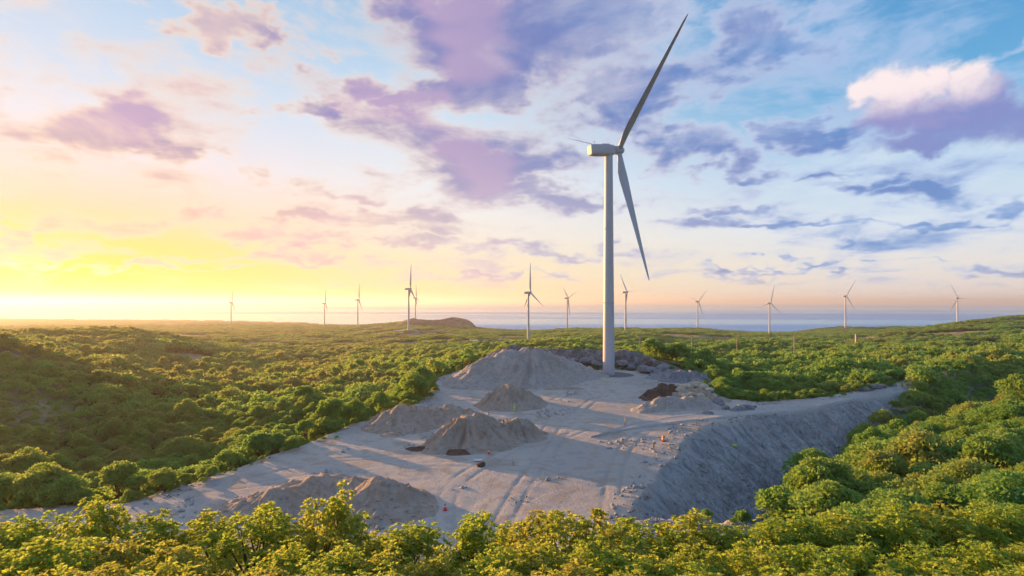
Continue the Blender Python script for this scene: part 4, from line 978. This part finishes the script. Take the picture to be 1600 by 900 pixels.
# foreground shrubs: (photo x, photo y of the top, depth)
prng = random.Random(3)
FRONT = [(50, 800, 25), (148, 772, 25), (235, 800, 25), (320, 808, 26), (400, 792, 25), (468, 800, 26), (522, 764, 24.5), (590, 826, 26), (648, 812, 26), (745, 796, 25), (800, 822, 27), (868, 796, 26), (948, 792, 26),
         (1000, 803, 27), (1075, 806, 27), (1135, 818, 27), (1195, 806, 27), (1262, 800, 27), (1330, 796, 27), (1400, 795, 27), (1475, 786, 27), (1545, 782, 27), (1610, 790, 27), (-20, 806, 25)]
MID = [(0, 850, 19), (90, 842, 19), (180, 836, 20), (270, 846, 19.5), (430, 846, 20), (510, 848, 19.5), (590, 858, 20), (680, 866, 20), (760, 852, 20), (840, 846, 20), (925, 842, 20), (1010, 850, 20), (1095, 850, 20), (1180, 852, 20), (1265, 850, 20), (1350, 846, 20), (1440, 850, 20), (1530, 846, 20), (1610, 850, 20)]
LOW = [(40, 886, 15.5), (140, 880, 15.5), (240, 886, 15.5), (395, 892, 15.5), (490, 890, 15.5), (590, 894, 16), (780, 890, 16), (880, 886, 16), (990, 890, 16), (1100, 888, 16), (1210, 892, 16), (1320, 884, 16), (1430, 892, 16), (1540, 880, 16), (1620, 886, 16)]
UNIQ = {148: 'tall leafy shrub rising highest at the left of the foreground', 522: 'tall twiggy shrub spiking up in front of the conical mound', 745: 'narrow pointed shrub standing up left of the picture centre', 50: 'small-headed yellow shrub near the left picture edge', 1545: 'dark green shrub at the far right of the back row'}
ORD = 'first second third fourth fifth sixth seventh eighth ninth tenth eleventh twelfth thirteenth fourteenth fifteenth sixteenth seventeenth eighteenth nineteenth twentieth twenty-first twenty-second twenty-third twenty-fourth'.split()
for row, lst in enumerate((FRONT, MID, LOW)):
    for ni_, (px, py, Y) in enumerate(sorted(lst)):
        X = (px - 800) / F * Y; ztop = HC - (py - 471) / F * Y
        zg = float(terrain(np.array([X]), np.array([Y]))[0]); k_ = prng.randrange(6)
        hgt_ = ztop - zg; s = hgt_ / (SHRUB[k_][2] * 1.02); w_ = min(max(s, .85), 1.25) * prng.uniform(.95, 1.15)
        if px in (148, 522, 745): w_ *= .78
        lab = UNIQ.get(px) if row == 0 else None
        if lab is None: lab = ('sunlit yellow-green' if px < 800 else 'leafy green') + ' foreground shrub, ' + ORD[ni_] + ' from left in the ' + ('back row', 'middle row', 'front row cut by the bottom edge')[row]
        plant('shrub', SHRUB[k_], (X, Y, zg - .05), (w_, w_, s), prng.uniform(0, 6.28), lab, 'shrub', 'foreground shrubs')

# trees: jittered grids, thinned by what the ground and the pad allow
trg = np.random.default_rng(21)
pts = []
for (r0_, r1_, sp_) in [(28, 120, 3.4), (120, 260, 3.0), (260, 480, 3.6), (480, 800, 5.2), (800, 1500, 9.5), (1500, 2300, 16)]:
    xs = np.arange(-r1_ * .8, r1_ * .8, sp_); ys = np.arange(r0_ * .6, r1_, sp_)
    X, Y = np.meshgrid(xs, ys); X = X.ravel() + trg.uniform(-.45, .45, X.size) * sp_; Y = Y.ravel() + trg.uniform(-.45, .45, Y.size) * sp_
    r_ = np.hypot(X, Y); m = (r_ >= r0_) & (r_ < r1_) & (np.abs(np.arctan2(X, Y)) < R(47.5)); pts.append(np.c_[X[m], Y[m], np.full(m.sum(), sp_)])
pts = np.vstack(pts)
z, s, bi, bt, emb, cl, hump = terrain(pts[:, 0], pts[:, 1], True)
pr = np.hypot(pts[:, 0], pts[:, 1]); tpx0 = 800 + F * pts[:, 0] / pts[:, 1]
ok = (s > np.where(emb, np.where(tpx0 > 1425, .5, np.where(tpx0 > 1395, 5.0, np.where(tpx0 > 1335, 9.5, 16.0))), 1.6))
ok |= (s > -30) & (tpx0 > 1440) & (pts[:, 1] > 120) & (pts[:, 1] < 240)
ok &= True & (z > SEA + 4) & (hump < 4)
ok &= ~((pts[:, 1] < 64) & (s < 12) & (pts[:, 0] < 25))                      # bare bank above the front of the pad
ok &= ~((cl > .05) | ((pts[:, 1] > 200) & (pts[:, 1] < 222) & (pts[:, 0] > -25) & (pts[:, 0] < 66)))
ok &= ~((pts[:, 1] < 66) & (pts[:, 0] < 21)); ok &= ~((pts[:, 1] < 34) & (pts[:, 0] < 30)); ok &= ~((s < 60) & (pts[:, 1] < 60) & (tpx0 < 1150))
tpx = 800 + F * pts[:, 0] / pts[:, 1]; tpy = 471 - F * (z - HC) / pts[:, 1]
for (p, ph, px) in tb: ok &= np.hypot(pts[:, 0] - p.x, pts[:, 1] - p.y) > 26
for b_ in BARE:
    q_ = at(*b_[:3]); ok &= np.hypot(pts[:, 0] - q_.x, (pts[:, 1] - q_.y) / b_[4]) > b_[3] * .9
for o in [o for o in bpy.data.objects if o.name.startswith('dirt_track')]:
    co = np.empty(len(o.data.vertices) * 3, np.float32); o.data.vertices.foreach_get('co', co); co = co.reshape(-1, 3)[::5]
    ok &= np.min(np.hypot(pts[:, 0, None] - co[None, :, 0], pts[:, 1, None] - co[None, :, 1]), 1) > 5
ok &= (tpx > -60) & (tpx < 1660)
ok &= ~((tpx > 735) & (tpx < 1012) & (pts[:, 1] < 350) & (pts[:, 1] > 195))
ok &= ~((tpx > 745) & (tpx < 830) & (pts[:, 1] < 800) & (pts[:, 1] > 640))
# gaps in the cover
ok &= ~((fbm2(pts[:, 0] / 60, pts[:, 1] / 60, 3, 80) > np.where(pr > 420, .10, .24)) & (pr > 240))
pts, z, s, pr, tpx, tpy = pts[ok], z[ok], s[ok], pr[ok], tpx[ok], tpy[ok]
# leave out what the ground hides
hmax = np.full(len(pts), -9.0)
for fr in np.linspace(.06, .97, 46):
    xx, yy = pts[:, 0] * fr, pts[:, 1] * fr
    hmax = np.maximum(hmax, (terrain(xx, yy) - HC) / (pr * fr))
vis = (z + 7.5 - HC) / pr > hmax - .004
pts, z, s, pr, tpx, tpy = pts[vis], z[vis], s[vis], pr[vis], tpx[vis], tpy[vis]
sc_ = pts[:, 2] / 4.2 * trg.uniform(.75, 1.15, len(pts)); sc_ = np.where(pr < 120, trg.uniform(.62, 1.0, len(pts)), sc_)
sc_ *= (1 + .6 * fbm2(pts[:, 0] / 25, pts[:, 1] / 25, 2, 85)) * np.exp(trg.normal(0, .2, len(pts))).clip(.6, 1.5)
hillm = (tpx < 150) & (pr > 170) & (pr < 420); sc_ = np.where(hillm, sc_ * .62, sc_)
zs_ = np.minimum(sc_, 1.35) * trg.uniform(.75, 1.2, len(pts)) * (1 - .5 * sstep(350, 800, pr))
order = np.argsort(pr); NIND = 285
YEL = []
for n_, i_ in enumerate(order[:NIND]):
    x, y = pts[i_, :2]
    if tpx[i_] > 1000:
        lab = 'leafy green tree on the near right-hand slope below the shrubs' if y < 52 else ('leafy green tree on the right-hand slope overlooking the embankment' if y < 75 else 'green tree in the dense wood on the right beyond the embankment'); grp = 'trees on the right-hand slope'
    else:
        lab = 'tree along the left rim of the gravel pad' if s[i_] < 7 else 'hazy golden-green tree deeper in the left valley'; grp = 'trees in the left valley'
    k_ = int(trg.integers(6))
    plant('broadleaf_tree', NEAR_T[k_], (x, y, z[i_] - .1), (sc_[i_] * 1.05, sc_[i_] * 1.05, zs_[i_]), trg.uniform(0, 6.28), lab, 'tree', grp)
rest = order[NIND:]
ex = []
for i_ in range(len(PAD)):                       # weeds and saplings along the edge of the gravel
    a_, b_ = PAD[i_], PAD[(i_ + 1) % len(PAD)]
    if EMB0 <= i_ <= EMB1: continue
    for _ in range(int(np.linalg.norm(b_ - a_) * 2.2)):
        p_ = a_ + (b_ - a_) * trg.random() + trg.normal(0, 1.3, 2); ex.append((p_[0], p_[1]))
for _ in range(90):
    t_ = trg.random(); ex.append((8 + 60 * t_ + trg.uniform(6, 18), 58 + 62 * t_ ** .8 - trg.uniform(0, 10)))
ex = np.array(ex); exz = terrain(ex[:, 0], ex[:, 1])
exs = trg.gamma(2.0, .07, len(ex)).clip(.06, .4)
wm = bpy.data.meshes.new('woodland'); nt_ = len(rest) + len(ex); wm.vertices.add(nt_); wm.vertices.foreach_set('co', np.vstack([np.c_[pts[rest, :2], z[rest] - .1], np.c_[ex, exz - exs * 1.2]]).astype(np.float32).ravel())
attr(wm, 'sc', np.r_[sc_[rest], exs]); attr(wm, 'zs', np.r_[zs_[rest], exs]); attr(wm, 'rot', trg.uniform(0, 6.28, nt_))
ia = wm.attributes.new('idx', 'INT', 'POINT'); ia.data.foreach_set('value', np.r_[np.where(pr[rest] < 190, trg.integers(0, 6, len(rest)), trg.integers(6, 10, len(rest))), trg.integers(0, 6, len(ex))].astype(np.int32))
wood = link(bpy.data.objects.new('woodland', wm)); tag(wood, 'dense low woodland covering the valley, hills and far plain', 'woodland', kind='stuff')
ng = bpy.data.node_groups.new('woodland', 'GeometryNodeTree')
ng.interface.new_socket('Geometry', in_out='INPUT', socket_type='NodeSocketGeometry'); ng.interface.new_socket('Geometry', in_out='OUTPUT', socket_type='NodeSocketGeometry')
gi = ng.nodes.new('NodeGroupInput'); go = ng.nodes.new('NodeGroupOutput'); jn = ng.nodes.new('GeometryNodeJoinGeometry')
protos = []
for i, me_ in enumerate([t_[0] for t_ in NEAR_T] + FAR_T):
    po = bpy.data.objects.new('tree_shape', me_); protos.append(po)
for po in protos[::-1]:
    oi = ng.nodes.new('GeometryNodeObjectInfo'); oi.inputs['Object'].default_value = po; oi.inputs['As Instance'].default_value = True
    ng.links.new(oi.outputs['Geometry'], jn.inputs[0])
ip = ng.nodes.new('GeometryNodeInstanceOnPoints'); ip.inputs['Pick Instance'].default_value = True
mp_ = ng.nodes.new('GeometryNodeMeshToPoints'); ng.links.new(gi.outputs[0], mp_.inputs[0]); ng.links.new(mp_.outputs[0], ip.inputs['Points']); ng.links.new(jn.outputs[0], ip.inputs['Instance'])
def na_(n_, t_='FLOAT'):
    x_ = ng.nodes.new('GeometryNodeInputNamedAttribute'); x_.data_type = t_; x_.inputs[0].default_value = n_; return x_.outputs[0]
ng.links.new(na_('idx', 'INT'), ip.inputs['Instance Index'])
cr = ng.nodes.new('ShaderNodeCombineXYZ'); ng.links.new(na_('rot'), cr.inputs[2]); ng.links.new(cr.outputs[0], ip.inputs['Rotation'])
cs = ng.nodes.new('ShaderNodeCombineXYZ'); sc_n = na_('sc'); ng.links.new(sc_n, cs.inputs[0]); ng.links.new(sc_n, cs.inputs[1]); ng.links.new(na_('zs'), cs.inputs[2]); ng.links.new(cs.outputs[0], ip.inputs['Scale'])
ng.links.new(ip.outputs[0], go.inputs[0])
wood.modifiers.new('scatter', 'NODES').node_group = ng
print('TREES', len(pts))
